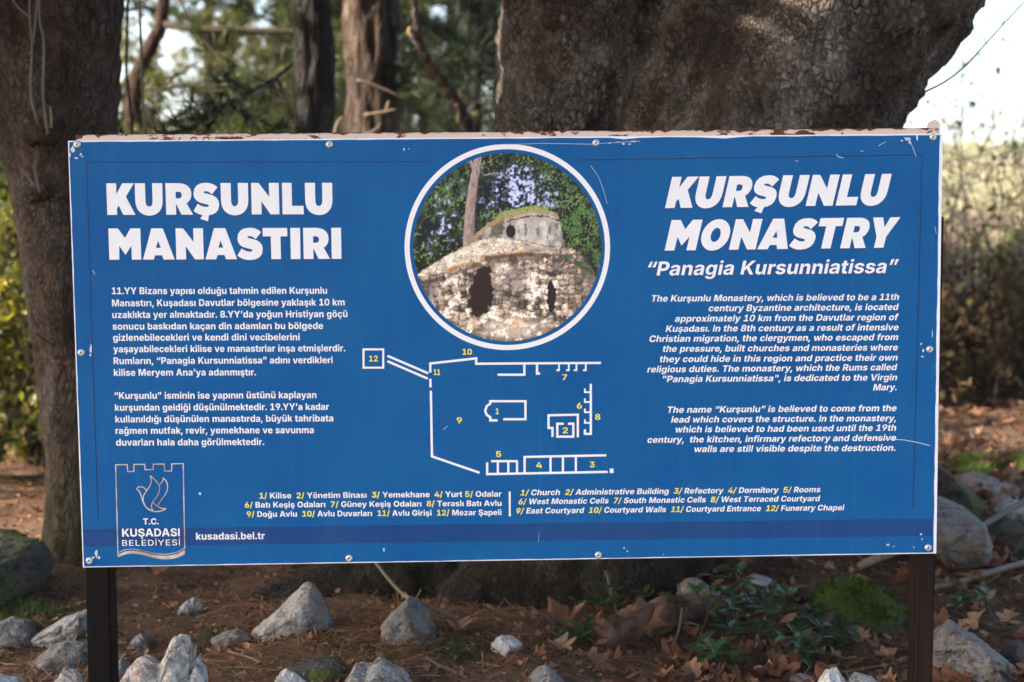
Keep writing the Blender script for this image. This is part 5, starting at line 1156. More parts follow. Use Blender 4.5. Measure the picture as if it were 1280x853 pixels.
class Print:
    """flat printed shapes on the sign, each a hair above the last so that none share a plane"""
    def __init__(s, n): s.mb = MB(); s.n = n; s.k = 0
    def lift(s):
        s.k += 1
        return s.n + 0.00001 * (s.k % 12)
    def poly(s, pts_uw):
        tr = tessellate_polygon([[Vector((a, b, 0)) for a, b in pts_uw]])
        n = s.lift(); s.mb.add([sp(a, b, n) for a, b in pts_uw], tr)
    def polypx(s, pts): s.poly([uw(*p) for p in pts])
    def stroke(s, pts, wid, closed=False):
        """polyline with mitred corners, width in metres"""
        P = [Vector(p) for p in pts]; m = len(P); L = []; R = []
        for i in range(m):
            a = P[(i - 1) % m] if (closed or i > 0) else None
            b = P[(i + 1) % m] if (closed or i < m - 1) else None
            d1 = (P[i] - a).normalized() if a is not None else None
            d2 = (b - P[i]).normalized() if b is not None else None
            d1 = d1 if d1 is not None else d2; d2 = d2 if d2 is not None else d1
            n1 = Vector((-d1.y, d1.x)); n2 = Vector((-d2.y, d2.x))
            mm = (n1 + n2); mm = mm.normalized() if mm.length > 1e-6 else n1
            k = wid / 2 / max(0.45, mm.dot(n1))
            L.append(P[i] + mm * k); R.append(P[i] - mm * k)
        n = s.lift(); fs = []
        for i in range(m if closed else m - 1):
            j = (i + 1) % m; fs.append((i, j, m + j, m + i))
        s.mb.add([sp(p.x, p.y, n) for p in L + R], fs)
    def strokepx(s, pts, wpx, closed=False):
        s.stroke([uw(*p) for p in pts], wpx * PXM, closed)
    def ring(s, c, r0, r1, seg=128):
        n = s.lift(); v = []
        for k in range(seg):
            a = 2 * math.pi * k / seg
            v += [sp(c[0] + r0 * math.cos(a), c[1] + r0 * math.sin(a), n), sp(c[0] + r1 * math.cos(a), c[1] + r1 * math.sin(a), n)]
        s.mb.add(v, [(2 * k, 2 * k + 1, (2 * k + 3) % (2 * seg), (2 * k + 2) % (2 * seg)) for k in range(seg)])
    def build(s, name, mat, parent): return s.mb.build(name, mat, parent, smooth=False)

def layout(w, text, gap=0):
    x = 0; r = []; F = font(w)
    for i, ch in enumerate(text):
        if i and (text[i - 1], ch) in KERN: x += KERN[(text[i - 1], ch)]
        adv = glyph_tris(w, ch, 2)[0] if ch != ' ' else F[' '][0]
        r.append((ch, x)); x += adv + gap
    return r, x - gap
def text_line(prints, w, text, a, b, cap, shear=0.0, n=3, dx=0, dy=0, marks=None, gap=0):
    """text between two photo pixels on its baseline; cap: capital height in photo pixels; marks: per character index into prints"""
    (u0, w0), (u1, w1) = uw(*a), uw(*b)
    lay, width = layout(w, text, gap)
    # ink bounds
    lo, hi = 1e9, -1e9
    for ch, x in lay:
        for pts, _ in (glyph_tris(w, ch, n)[1] if ch != ' ' else []):
            for px, py in pts:
                lo = min(lo, px + x + shear * py); hi = max(hi, px + x + shear * py)
    sy = cap * PXM / 728.0
    sx = (u1 - u0) / (hi - lo)
    for i, (ch, x) in enumerate(lay):
        if ch == ' ': continue
        pr = prints[marks[i] if marks else 0]
        for pts, tr in glyph_tris(w, ch, n)[1]:
            nn = pr.lift(); vs = []
            for px, py in pts:
                t = (px + x + shear * py - lo) / (hi - lo)
                vs.append(sp(u0 + (u1 - u0) * t + dx * PXM, w0 + (w1 - w0) * t + py * sy + dy * PXM, nn))
            pr.mb.add(vs, tr)

# ------------------------------------------------------------------ the sign
def panel_paint(name, base, tint):
    m = Mat(name, 0.42, 0.14)
    d = m.noise(5, 6, m.co(), 0.7)
    streak = m.noise(8, 4, m.co((7, 7, 0.5)), 0.6)
    c = m.mix(m.ramp(d, [(0.36, (0, 0, 0)), (0.70, (0.7, 0.7, 0.7))]), base, tint)
    c = m.mix(m.ramp(streak, [(0.50, (0, 0, 0)), (0.75, (0.5, 0.5, 0.5))]), c, tint)
    m.color(c)
    m.l.new(m.ramp(d, [(0.3, (0.32,) * 3), (0.7, (0.52,) * 3)]), m.b.inputs['Roughness'])
    m.bump(m.noise(3.0, 2), 0.06, 0.02)
    return m.m
M_BLUE = panel_paint('sign_blue', (0.0006, 0.074, 0.25), (0.006, 0.108, 0.28))
M_BAND = panel_paint('sign_band', (0.004, 0.043, 0.165), (0.02, 0.065, 0.19))
M_WHITE = Mat('sign_white', 0.45, 0.3); M_WHITE.color(M_WHITE.mix(M_WHITE.noise(9, 5), (0.70, 0.70, 0.71), (0.78, 0.775, 0.775))); M_WHITE = M_WHITE.m
M_SHADE = Mat('print_dark_blue', 0.45, 0.3).color((0.006, 0.055, 0.19)).m
M_NAVY = Mat('print_navy', 0.45, 0.3).color((0.006, 0.022, 0.075)).m
M_YELLOW = Mat('print_yellow', 0.45, 0.3).color((0.78, 0.66, 0.08)).m
M_GOLD = Mat('print_gold', 0.45, 0.3); M_GOLD.color(M_GOLD.ramp(M_GOLD.noise(25, 2), [(0.35, (0.30, 0.22, 0.15)), (0.65, (0.62, 0.54, 0.45))])); M_GOLD = M_GOLD.m
M_SHEET = Mat('sheet_edge', 0.5, 0.4).color((0.72, 0.73, 0.76)).m
M_CHIP = Mat('scuffed_primer', 0.7, 0.2); M_CHIP.color(M_CHIP.mix(M_CHIP.noise(60, 4), (0.36, 0.40, 0.47), (0.66, 0.68, 0.71))); M_CHIP = M_CHIP.m
m = Mat('rusty_white_paint', 0.75, 0.25)
_n = m.noise(16, 6, m.co((1, 1, 2.5)), 0.65)
_n2 = m.noise(90, 4)
_pink = m.mix(m.noise(2.5, 3), (0.58, 0.40, 0.31), (0.56, 0.50, 0.45))
_rust = m.mix(_n2, (0.035, 0.009, 0.005), (0.16, 0.045, 0.016))
m.color(m.mix(m.ramp(_n, [(0.56, (0, 0, 0)), (0.585, (1, 1, 1))]), _pink, _rust))
m.bump(_n, 0.4, 0.004)
M_RUSTY = m.m
m = Mat('rust', 0.9, 0.2); m.color(m.mix(m.noise(70, 5), (0.04, 0.011, 0.006), (0.2, 0.06, 0.022))); m.bump(m.noise(120, 4), 0.5, 0.003); M_RUST = m.m
M_OLDRED = Mat('old_red_paint', 0.8, 0.2).color((0.23, 0.04, 0.03)).m
M_OLDGREY = Mat('old_grey_paint', 0.8, 0.2).color((0.25, 0.28, 0.36)).m
m = Mat('post_black_paint', 0.55, 0.08)
m.color(m.mix(m.ramp(m.noise(6, 6, m.co((3, 3, 0.7)), 0.7), [(0.45, (0, 0, 0)), (0.75, (1, 1, 1))]), (0.003, 0.0025, 0.0025), (0.014, 0.008, 0.006)))
m.bump(m.noise(40, 3), 0.1, 0.004); M_POST = m.m
m = Mat('post_brown_rust', 0.6, 0.1)
m.color(m.mix(m.ramp(m.noise(5, 6, m.co((3, 3, 0.6)), 0.7), [(0.4, (0, 0, 0)), (0.7, (1, 1, 1))]), (0.007, 0.0045, 0.004), (0.026, 0.013, 0.010)))
m.bump(m.noise(40, 3), 0.15, 0.004); M_POSTB = m.m
m = Mat('screw_zinc', 0.35, 0.5); m.b.inputs['Metallic'].default_value = 0.6; m.color(m.mix(m.noise(200, 3), (0.42, 0.40, 0.38), (0.7, 0.69, 0.68))); M_SCREW = m.m
M_SLOT = Mat('screw_recess', 0.7, 0.3).color((0.06, 0.05, 0.045)).m

base_pt = sp(0, -0.5)
sign = thing('information_sign', 'large blue information sign with white lettering on two dark metal posts', 'sign', (base_pt.x, base_pt.y + 0.05, tz(base_pt.x, base_pt.y)))

def slab(mb, u0, u1, w0, w1, n0, n1, bev=0.0):
    """box on the sign plane from n0 (back) to n1 (front)"""
    if bev <= 0:
        v = [sp(u, w, n) for n in (n0, n1) for (u, w) in ((u0, w0), (u1, w0), (u1, w1), (u0, w1))]
        mb.add(v, [(3, 2, 1, 0), (4, 5, 6, 7), (0, 1, 5, 4), (1, 2, 6, 5), (2, 3, 7, 6), (3, 0, 4, 7)])
    else:
        b = bev
        v = [sp(u, w, n0) for (u, w) in ((u0, w0), (u1, w0), (u1, w1), (u0, w1))]
        v += [sp(u, w, n1 - b) for (u, w) in ((u0, w0), (u1, w0), (u1, w1), (u0, w1))]
        v += [sp(u, w, n1) for (u, w) in ((u0 + b, w0 + b), (u1 - b, w0 + b), (u1 - b, w1 - b), (u0 + b, w1 - b))]
        f = [(3, 2, 1, 0), (8, 9, 10, 11)]
        for k in range(4):
            j = (k + 1) % 4
            f += [(k, j, 4 + j, 4 + k), (4 + k, 4 + j, 8 + j, 8 + k)]
        mb.add(v, f)

# sheet: pale edge, blue vinyl face a little smaller
mb = MB(); slab(mb, -1.0, 1.0, -SH / 2, SH / 2, -0.006, 0.0, 0.0008)
sheet = mb.build('sheet', M_SHEET, sign, smooth=False)
p = Print(0.0006)
hw, hh = 1.0, SH / 2
def edge_pts():
    pts = []
    r = random.Random(3)
    for k in range(60): pts.append((-hw + 0.003 + 2 * (hw - 0.004) * k / 60, -hh + 0.0022 + r.random() * 0.0012))
    for k in range(40): pts.append((hw - 0.007 - r.random() * 0.0015, -hh + 0.003 + 2 * (hh - 0.003) * k / 40))
    for k in range(60):
        t = k / 60; sag = 0.004 * max(0, 1 - abs(t - 0.365) / 0.02) + 0.0045 * max(0, 1 - abs(t - 0.255) / 0.03)
        pts.append((hw - 0.006 - 2 * (hw - 0.004) * t, hh - 0.0024 - r.random() * 0.0012 - sag))
    for k in range(40): pts.append((-hw + 0.0022 + r.random() * 0.001, hh - 0.003 - 2 * (hh - 0.003) * k / 40))
    return pts
p.poly(edge_pts())
p.build('blue_face', M_BLUE, sign)
# darker footer band, parallel to the bottom edge
ub0, wb0 = uw(102, 661.5); ub1, wb1 = uw(1163, 648.3); _, wc0 = uw(103, 683.5); _, wc1 = uw(1163, 670.0)
p = Print(0.0009); p.poly([(ub0 + 0.003, wc0), (ub1 + 0.006, wc1), (ub1 + 0.006, wb1), (ub0 + 0.003, wb0)])
p.build('footer_band', M_BAND, sign)
# thin navy frame line with a break above the picture
p = Print(0.0010)
p.strokepx([(122.9, 648.7), (115, 420), (108.5, 202.8), (541.4, 202.3)], 1.2)
p.strokepx([(723.6, 200.2), (1152.5, 193.9), (1147, 420), (1140.9, 635.3)], 1.2)
p.build('frame_line', M_NAVY, sign)

# titles, with their printed drop shadow
def title(name, lines, w, shear, cap_n=4):
    sh = Print(0.0012); pr = Print(0.0016)
    for (t, a, b, cap) in lines:
        text_line([sh], w, t, a, b, cap, shear, cap_n, dx=-0.3, dy=-2.0)
        text_line([sh], w, t, a, b, cap, shear, cap_n, dx=-0.9, dy=-1.1)
        text_line([pr], w, t, a, b, cap, shear, cap_n)
    o = pr.build(name, M_WHITE, sign)
    sh.build('printed_shadow', M_SHADE, o)
title('title_lettering', [('KURŞUNLU', (134.4, 268.9), (416, 268.0), 38.8), ('MANASTIRI', (137, 324.9), (427, 323.8), 38.6)], 'heavy', 0.0)
title('title_lettering', [('KURŞUNLU', (831.2, 260.4), (1114, 256.2), 38.6), ('MONASTRY', (830.6, 313.5), (1125, 309.6), 38.0)], 'heavy', 0.235)
title('subtitle_lettering', [('“Panagia Kursunniatissa”', (809.5, 344.7), (1123.4, 341.4), 17.4)], 'bold', 0.2, 3)

P1 = [('11.YY Bizans yapısı olduğu tahmin edilen Kurşunlu', 140.1, 409, 368, 367.4), ('Manastırı, Kuşadası Davutlar bölgesine yaklaşık 10 km', 140.3, 431, 383.2, 382.0),
      ('uzaklıkta yer almaktadır. 8.YY’da yoğun Hristiyan göçü', 140.6, 434.4, 397.8, 396.6), ('sonucu baskıdan kaçan din adamları bu bölgede', 141, 404, 412.3, 411.4),
      ('gizlenebilecekleri ve kendi dini vecibelerini', 141.6, 374.8, 426.3, 425.5), ('yaşayabilecekleri kilise ve manastırlar inşa etmişlerdir.', 142, 431.8, 440.6, 439.4),
      ('Rumların, “Panagia Kursunniatissa” adını verdikleri', 142.3, 416, 455.4, 454.2), ('kilise Meryem Ana’ya adanmıştır.', 142.6, 320.3, 470, 469.4),
      ('“Kurşunlu” isminin ise yapının üstünü kaplayan', 143.3, 395.6, 498.9, 497.8), ('kurşundan geldiği düşünülmektedir. 19.YY’a kadar', 144, 411.4, 513.7, 512.5),
      ('kullanıldığı düşünülen manastırda, büyük tahribata', 144.4, 416.7, 528.2, 526.9), ('rağmen mutfak, revir, yemekhane ve savunma', 144.7, 392.4, 542.6, 541.6),
      ('duvarları hala daha görülmektedir.', 145.4, 330.5, 557.2, 556.4)]
for part_ in (P1[:8], P1[8:]):
    pr = Print(0.0014)
    for t, x0, x1, y0, y1 in part_: text_line([pr], 'bold', t, (x0, y0), (x1, y1), 8.5)
    pr.build('paragraph_lettering', M_WHITE, sign)
P2 = [('The Kurşunlu Monastery, which is believed to be a 11th', 814.6, 1123.7, 377.3, 375.2), ('century Byzantine architecture, is located', 885.7, 1123.4, 389.4, 387.7),
      ('approximately 10 km from the Davutlar region of', 843.4, 1123.3, 402.5, 400.4), ('Kuşadası. In the 8th century as a result of intensive', 831.9, 1123, 415.1, 413.0),
      ('Christian migration, the clergymen, who escaped from', 811.7, 1122.6, 427.7, 425.3), ('the pressure, built churches and monasteries where', 828.5, 1122.2, 440.1, 438.2),
      ('they could hide in this region and practice their own', 824.7, 1121.9, 453.0, 450.9), ('religious duties. The monastery, which the Rums called', 808.8, 1121.5, 465.8, 462.9),
      ('"Panagia Kursunniatissa", is dedicated to the Virgin', 828.5, 1121.2, 477.9, 475.6), ('Mary.', 1091, 1120.5, 488.3, 487.9),
      ('The name “Kurşunlu” is believed to come from the', 834.5, 1120.5, 516.3, 514), ('lead which covers the structure. In the monastery,', 838.7, 1119.8, 528.5, 526.6),
      ('which is believed to had been used until the 19th', 844.4, 1120, 540.8, 538.6), ('century,  the kitchen, infirmary refectory and defensive', 809.2, 1119.8, 553.8, 551.0),
      ('walls are still visible despite the destruction.', 868, 1119, 565.3, 563.6)]
for part_ in (P2[:10], P2[10:]):
    pr = Print(0.0014)
    for t, x0, x1, y0, y1 in part_: text_line([pr], 'bold', t, (x0, y0), (x1, y1), 8.2, 0.2)
    pr.build('paragraph_lettering', M_WHITE, sign)

# key to the plan: yellow numbers, white names
LEG = [('1/ Kilise  2/ Yönetim Binası  3/ Yemekhane  4/ Yurt 5/ Odalar', (324.5, 623.3), (626.9, 620.9), 0.0), ('6/ Batı Keşiş Odaları  7/ Güney Keşiş Odaları  8/ Teraslı Batı Avlu', (306.2, 634.8), (626.9, 632.5), 0.0),
       ('9/ Doğu Avlu  10/ Avlu Duvarları  11/ Avlu Girişi  12/ Mezar Şapeli', (308.7, 646.4), (626.9, 643.9), 0.0),
       ('1/ Church  2/ Administrative Building  3/ Refectory  4/ Dormitory  5/ Rooms', (650.5, 619.4), (1025.5, 615.3), 0.2), ('6/ West Monastic Cells  7/ South Monastic Cells  8/ West Terraced Courtyard', (648, 630.6), (1025.2, 626.5), 0.2),
       ('9/ East Courtyard  10/ Courtyard Walls  11/ Courtyard Entrance  12/ Funerary Chapel', (645.5, 642.2), (1055.4, 637.9), 0.2)]
for half in (LEG[:3], LEG[3:]):
    py_, pw_ = Print(0.0014), Print(0.0014)
    for t, a, b, shr in half:
        mk = [0 if (ch in '0123456789/') else 1 for ch in t]
        text_line([py_, pw_], 'bold', t, a, b, 7.3, shr, 2, marks=mk)
    o = pw_.build('key_lettering', M_WHITE, sign); py_.build('key_numbers', M_YELLOW, o)
pr = Print(0.0014); pr.strokepx([(637.1, 614.4), (637.3, 645.4)], 2.4); pr.build('key_divider', M_WHITE, sign)

# plan of the monastery
pl = Print(0.0014)
def z4(q): return [(420 + x / 2.842, 420 + y / 2.842) for x, y in q]
W_ = 2.9
pl.strokepx(z4([(98, 48), (168, 48), (168, 113), (98, 113)]), 2.5, True)
for q in ([(183, 71), (328, 133)], [(183, 90), (326, 152)], [(335, 130), (335, 98), (498, 80), (498, 99), (941, 96)], [(335, 152), (336, 183)], [(337, 195), (341, 428), (510, 486)],
          [(574, 138), (669, 138), (669, 102)], [(725, 134), (714, 134), (714, 102)],
          [(905, 170), (905, 348), (884, 348), (884, 332)],
          [(574, 300), (548, 300), (548, 289), (535, 280), (530, 265), (536, 249), (548, 241), (548, 232), (673, 232), (673, 296), (594, 296)],
          [(769, 359), (769, 327), (755, 327), (755, 282), (859, 280), (859, 360)], [(809, 312), (786, 312), (786, 358), (843, 358), (843, 312), (824, 312)],
          [(537, 449), (537, 491), (965, 483)], [(551, 445), (646, 445)], [(670, 485), (670, 430), (960, 424)]):
    pl.strokepx(z4(q), W_)
for x in (792, 827, 854, 887): pl.strokepx(z4([(x - 10, 122), (x, 122), (x, 99)]), 2.2)
for y in (200, 235, 271, 309): pl.strokepx(z4([(903, y), (884, y), (884, y - 13)]), 2.2)
for x, y in ((575, 488), (612, 487), (643, 487)): pl.strokepx(z4([(x, 447), (x, y)]), 2.8)
for x in (762, 806, 852): pl.strokepx(z4([(x, 430), (x, 485)]), 2.8)
pl.polypx(z4([(972, 487), (986, 487), (986, 471), (972, 471)]))
plan = pl.build('plan_drawing', M_WHITE, sign)
nm = Print(0.0016)
for t, x0, x1, y in (('12', 118, 149, 91), ('10', 449, 483, 67), ('11', 347, 370, 139), ('1', 567, 579, 278), ('9', 429, 448, 310), ('7', 803, 821, 157), ('6', 855, 874, 258), ('8', 920, 939, 298), ('2', 805, 824, 346), ('5', 568, 587, 430), ('4', 711, 732, 469), ('3', 901, 919, 467)):
    (a, b) = z4([(x0, y), (x1, y)]); text_line([nm], 'bold', t, a, b, 7.4)
nm.build('plan_numbers', M_YELLOW, plan)

# crest of the municipality
def z6(q): return [(130 + x / 6.0925, 570 + y / 6.0925) for x, y in q]
cr = Print(0.0014)
cr.strokepx(z6([(108, 770), (90, 68), (178, 66), (181, 120), (229, 118), (229, 65), (311, 64), (314, 105), (376, 104), (376, 63), (460, 62), (462, 115), (515, 115), (517, 61), (604, 58), (616, 705)]), 1.35)
up_c = spline([(106, 738), (160, 716), (220, 710), (300, 722), (390, 742), (470, 748), (550, 735), (616, 702)], 5)
lo_c = spline([(108, 772), (160, 752), (220, 743), (300, 755), (390, 778), (470, 788), (550, 778), (618, 748)], 5)
mid_c = spline([(107, 752), (160, 730), (220, 722), (300, 733), (390, 753), (470, 760), (550, 748), (617, 716)], 5)
cr.strokepx(z6([tuple(q) for q in up_c]), 0.9)
cr.polypx(z6([tuple(q) for q in mid_c] + [tuple(q) for q in lo_c[::-1]]))
for q in ([(250, 252), (262, 238), (288, 236), (310, 246), (326, 264)], [(326, 264), (352, 225), (361, 190), (354, 150)], [(354, 150), (382, 176), (404, 198), (420, 224)],
          [(420, 224), (442, 200), (452, 182), (450, 165)], [(450, 165), (476, 194), (486, 238), (470, 290), (436, 335), (412, 378)],
          [(326, 264), (302, 306), (302, 350), (326, 392), (372, 418)], [(250, 252), (274, 276), (290, 322), (308, 372), (345, 410), (392, 424), (438, 418), (474, 403)],
          [(474, 403), (438, 398), (406, 382), (376, 356)], [(420, 224), (424, 262), (404, 310), (372, 352), (362, 388), (378, 420)]):
    cr.strokepx(z6([tuple(v) for v in spline(q, 5)]), 1.25)
crest = cr.build('crest', M_GOLD, sign)
ct = Print(0.0015)
text_line([ct], 'bold', 'T.C.', (179.2, 655.8), (198.6, 655.6), 7.9)
text_line([ct], 'bold', 'KUŞADASI', (153, 670.9), (224.9, 670.3), 10.1)
text_line([ct], 'regular', 'BELEDİYESİ', (153, 682.4), (225.2, 681.7), 7.4, gap=70)
ct.build('crest_lettering', M_WHITE, crest)
pr = Print(0.0015); text_line([pr], 'bold', 'kusadasi.bel.tr', (245.3, 674.8), (331.2, 674.0), 9.1); pr.build('web_address', M_WHITE, sign)

# round photograph and its white ring
ccx, ccy = uw(634.4, 309.8)
RO, RP = 128.2 * PXM, 117.2 * PXM
pr = Print(0.0012); pr.ring((ccx, ccy), RO - 6.4 * PXM, RO); ring = pr.build('picture_ring', M_WHITE, sign)

# the printed photograph: stone ruin of a domed church among pines, one flat colour per dot of print
def paint_picture(N):
    yy, xx = np.mgrid[0:N, 0:N]
    X = 57 + 769 * (xx + 0.5) / N; Y = 44 + 764 * (yy + 0.5) / N          # positions within the printed picture
    def C(r, g, b): return np.array(srgb(r, g, b))
    def lay(img, mask, col): 
        col = np.asarray(col); m = np.clip(mask, 0, 1)[..., None]
        return img * (1 - m) + col * m
    f1 = fbm(X / 26, Y / 26, 5); f2 = fbm(X / 9 + 40, Y / 9, 3); f3 = fbm(X / 60 + 9, Y / 60, 4); f4 = fbm(X / 5 + 3, Y / 5 + 7, 2)
    img = np.zeros((N, N, 3)) + C(18, 20, 18)
    img = lay(img, sstep(0.47, 0.62, f1), C(48, 60, 36))
    img = lay(img, sstep(0.56, 0.66, f2) * sstep(0.4, 0.6, f3), C(112, 132, 70))
    skym = np.exp(-(((X - 480) / 150) ** 2 + ((Y - 180) / 110) ** 2)) + 0.55 * np.exp(-(((X - 170) / 120) ** 2 + ((Y - 330) / 140) ** 2)) + 0.45 * np.exp(-(((X - 640) / 80) ** 2 + ((Y - 230) / 80) ** 2))
    img = lay(img, sstep(0.64, 0.72, 0.40 * f2 + 0.40 * f1 + 0.22 * skym + 0.08) , C(112, 116, 190))
    img = lay(img, sstep(0.69, 0.76, 0.40 * f2 + 0.40 * f1 + 0.24 * skym + 0.07), C(206, 212, 242))
    grn = np.exp(-(((X - 740) / 110) ** 2 + ((Y - 330) / 130) ** 2)) + 0.8 * np.exp(-(((X - 170) / 90) ** 2 + ((Y - 170) / 90) ** 2)) + 0.6 * np.exp(-(((X - 640) / 90) ** 2 + ((Y - 150) / 70) ** 2))
    img = lay(img, 0.8 * sstep(0.42, 0.62, f1 * 0.7 + f2 * 0.3) * np.clip(grn, 0, 1), C(84, 122, 58))
    img = lay(img, 0.5 * sstep(0.58, 0.66, f4) * np.clip(grn, 0, 1), C(150, 178, 105))
    # thin trunks behind
    for x0, w in ((432, 7), (390, 5), (560, 5)):
        img = lay(img, 0.8 * (np.abs(X - x0 - (Y - 150) * 0.03) < w) * (Y < 290) * (f2 > 0.42), C(58, 50, 50))
    # pine trunk
    tx = 328 - (Y - 60) * 0.11 - 12 * np.sin((Y - 60) / 130.0); hw_ = 17 + (Y - 60) * 0.022
    tm = sstep(1.0, 0.8, np.abs(X - tx) / hw_) * (Y < 425)
    s = (X - tx) / hw_
    tcol = C(168, 142, 132)[None, None] * (0.45 + 0.9 * fbm(X / 5, Y / 18, 3) - 0.26 * s)[..., None]
    img = lay(img, tm, tcol)
    img = lay(img, sstep(8, 5, np.abs(X - 312 + (115 - Y) * 0.42)) * (Y > 70) * (Y < 118), C(160, 140, 135))
    img = lay(img, 0.8 * sstep(4, 2, np.abs(Y - 128 - (X - 370) * 0.2 + 8 * np.sin(X / 20))) * (X > 345) * (X < 450), C(150, 140, 140))
    # upper drum
    top = np.interp(X, [300, 360, 430, 540, 600, 645, 680], [385, 330, 295, 272, 276, 290, 300]) + (f2 - 0.5) * 14
    bot = np.interp(X, [260, 390, 480, 600, 690], [440, 380, 395, 425, 440])
    dm = (Y > top) & (Y < bot) & (X > 305) & (X < 640 + 34 * np.sqrt(np.clip((Y - 280) / 130, 0, 1)) + (f2 - 0.5) * 12)
    wall = C(196, 186, 174)[None, None] * (0.55 + 0.75 * f1)[..., None]
    img = lay(img, dm * 1.0, wall)
    img = lay(img, dm * sstep(590, 668, X) * 0.55, C(92, 84, 82))
    img = lay(img, dm * (X < 470 + (f1 - 0.5) * 60) * 0.85, C(96, 76, 58)[None, None] * (0.5 + 1.0 * f2)[..., None])
    img = lay(img, dm * sstep(0.5, 0.62, fbm(X / 14, Y / 60, 3)) * (Y > 330) * 0.7, C(80, 72, 72))
    img = lay(img, dm * sstep(0.45, 0.6, f1) * 0.5, C(222, 212, 200))
    rim = sstep(16, 4, np.abs(Y - top - 8))
    img = lay(img, dm * rim * 0.85, C(168, 140, 96)[None, None] * (0.6 + 0.8 * f2)[..., None])
    img = lay(img, dm * sstep(4, 2, np.abs(Y - top - 28 - (f1 - 0.5) * 10)) * (X > 440), C(82, 64, 48))
    tuft = (Y < top + 8) & (Y > top - 22 * f2 - 4) & (X > 400) & (X < 610)
    img = lay(img, tuft * 0.9, C(150, 156, 92)[None, None] * (0.5 + 0.9 * f4)[..., None])
    img = lay(img, sstep(1.15, 0.9, ((X - 457) / 20) ** 2 + ((Y - 362) / 26) ** 2) * (Y < 386), C(40, 28, 22))
    # main dome and wall
    edge = np.interp(X, [50, 80, 200, 300, 380, 480, 600, 700, 770, 810, 840], [560, 525, 452, 405, 380, 393, 420, 432, 470, 560, 640]) + (f2 - 0.5) * 12
    mm = Y > edge
    # stones: cells with dark joints
    r = np.random.default_rng(5)
    gx, gy = 30, 20
    cxs = (np.arange(-1, 28)[:, None] + 0.5 + 0.36 * (r.random((29, 40)) - 0.5)) * gx
    cys = (np.arange(-1, 39)[None, :] + 0.5 + 0.4 * (r.random((29, 40)) - 0.5)) * gy
    sh = r.random((29, 40))
    XX = X + (f1 - 0.5) * 26; YY = Y + (f3 - 0.5) * 40 + (f2 - .5) * 8
    ci = np.floor(XX / gx).astype(int) + 1; cj = np.floor(YY / gy).astype(int) + 1
    d1 = np.full(X.shape, 1e9); d2 = d1.copy(); tone = np.zeros(X.shape)
    for di in (-1, 0, 1):
        for dj in (-1, 0, 1):
            a = np.clip(ci + di, 0, 28); b = np.clip(cj + dj, 0, 39)
            d = np.hypot((XX - cxs[a, b]) / gx, (YY - cys[a, b]) / gy)
            nearer = d < d1
            d2 = np.where(nearer, d1, np.minimum(d2, d)); tone = np.where(nearer, sh[a, b], tone); d1 = np.where(nearer, d, d1)
    joint = sstep(0.16, 0.03, d2 - d1)
    v = 0.60 + 1.5 * (f1 - 0.46) + 0.75 * (tone - 0.5) + 1.2 * (f3 - 0.46) + 0.35 * (f4 - 0.5) - 0.5 * (d1 - 0.35)
    v = np.clip(v, 0.12, 1.25)
    stone = C(206, 188, 170)[None, None] * v[..., None] * np.array([1.0, 0.97, 0.97])
    st = lay(stone, 0.85 * joint * sstep(0.30, 0.48, f3 + 0.25 * (f2 - 0.5)), C(66, 52, 44))
    st = lay(st, 0.75 * sstep(0.55, 0.64, f1 * 0.7 + f2 * 0.3), C(236, 226, 212))
    dk = np.exp(-(((X - 700) / 120) ** 2 + ((Y - 500) / 60) ** 2)) + np.exp(-(((X - 470) / 60) ** 2 + ((Y - 600) / 90) ** 2)) * 0.7 + 0.6 * np.exp(-(((X - 130) / 70) ** 2 + ((Y - 600) / 70) ** 2))
    st = lay(st, np.clip(dk, 0, 0.62) * sstep(0.35, 0.55, f1), C(70, 64, 70))
    lt = np.exp(-(((X - 270) / 120) ** 2 + ((Y - 440) / 40) ** 2)) + 0.8 * np.exp(-(((X - 470) / 140) ** 2 + ((Y - 760) / 50) ** 2)) + 0.5 * np.exp(-(((X - 400) / 50) ** 2 + ((Y - 530) / 60) ** 2))
    st = lay(st, np.clip(lt, 0, 0.7), C(205, 192, 176)[None, None] * (0.65 + 0.6 * f2)[..., None])
    bandy = np.interp(X, [180, 350, 520, 720], [525, 462, 448, 462])
    roof = sstep(6, -8, Y - bandy + (f2 - 0.5) * 16) * (X < 640)
    rc = C(214, 202, 184)[None, None] * (0.62 + 0.75 * (f1 - 0.2) + 0.25 * (f4 - 0.5) - 0.35 * sstep(430, 640, X))[..., None]
    crk = sstep(0.03, 0.0, np.abs(fbm(X / 34 + 3, Y / 16, 4) - 0.5))
    rc = lay(rc, crk * 0.8, C(84, 70, 58))
    st = lay(st, roof * 0.92, rc)
    eave = np.interp(X, [80, 190, 350, 520, 720, 800], [560, 528, 470, 456, 470, 520])
    st = lay(st, 0.7 * sstep(22, 2, np.abs(Y - eave - 16)) * sstep(0.34, 0.5, f1), C(78, 60, 48))
    st = lay(st, 0.62 * sstep(640, 790, X + (f1 - 0.5) * 120) * (Y > 450), C(74, 66, 66))
    st = lay(st, 0.5 * sstep(210, 90, X + (f1 - 0.5) * 120) * (Y > 540), C(70, 60, 56))
    st = lay(st, 0.55 * sstep(0.30, 0.14, np.abs(X - 440 + (f1 - 0.5) * 60) / 300.0) * (Y > 480) * (Y < 640) * sstep(0.42, 0.56, f3), C(112, 104, 108))
    st = lay(st, sstep(16, 3, np.abs(Y - bandy)) * (X > 190) * (X < 540) * sstep(0.36, 0.6, f1), C(176, 128, 72))
    st = lay(st, sstep(12, 4, np.abs(Y - bandy - 8)) * (X > 350) * (X < 620) * 0.7, C(84, 58, 46))
    st = lay(st, sstep(0.55, 0.68, f3) * (Y > 640) * 0.4, C(190, 150, 104))
    lum = st.mean(-1, keepdims=True)
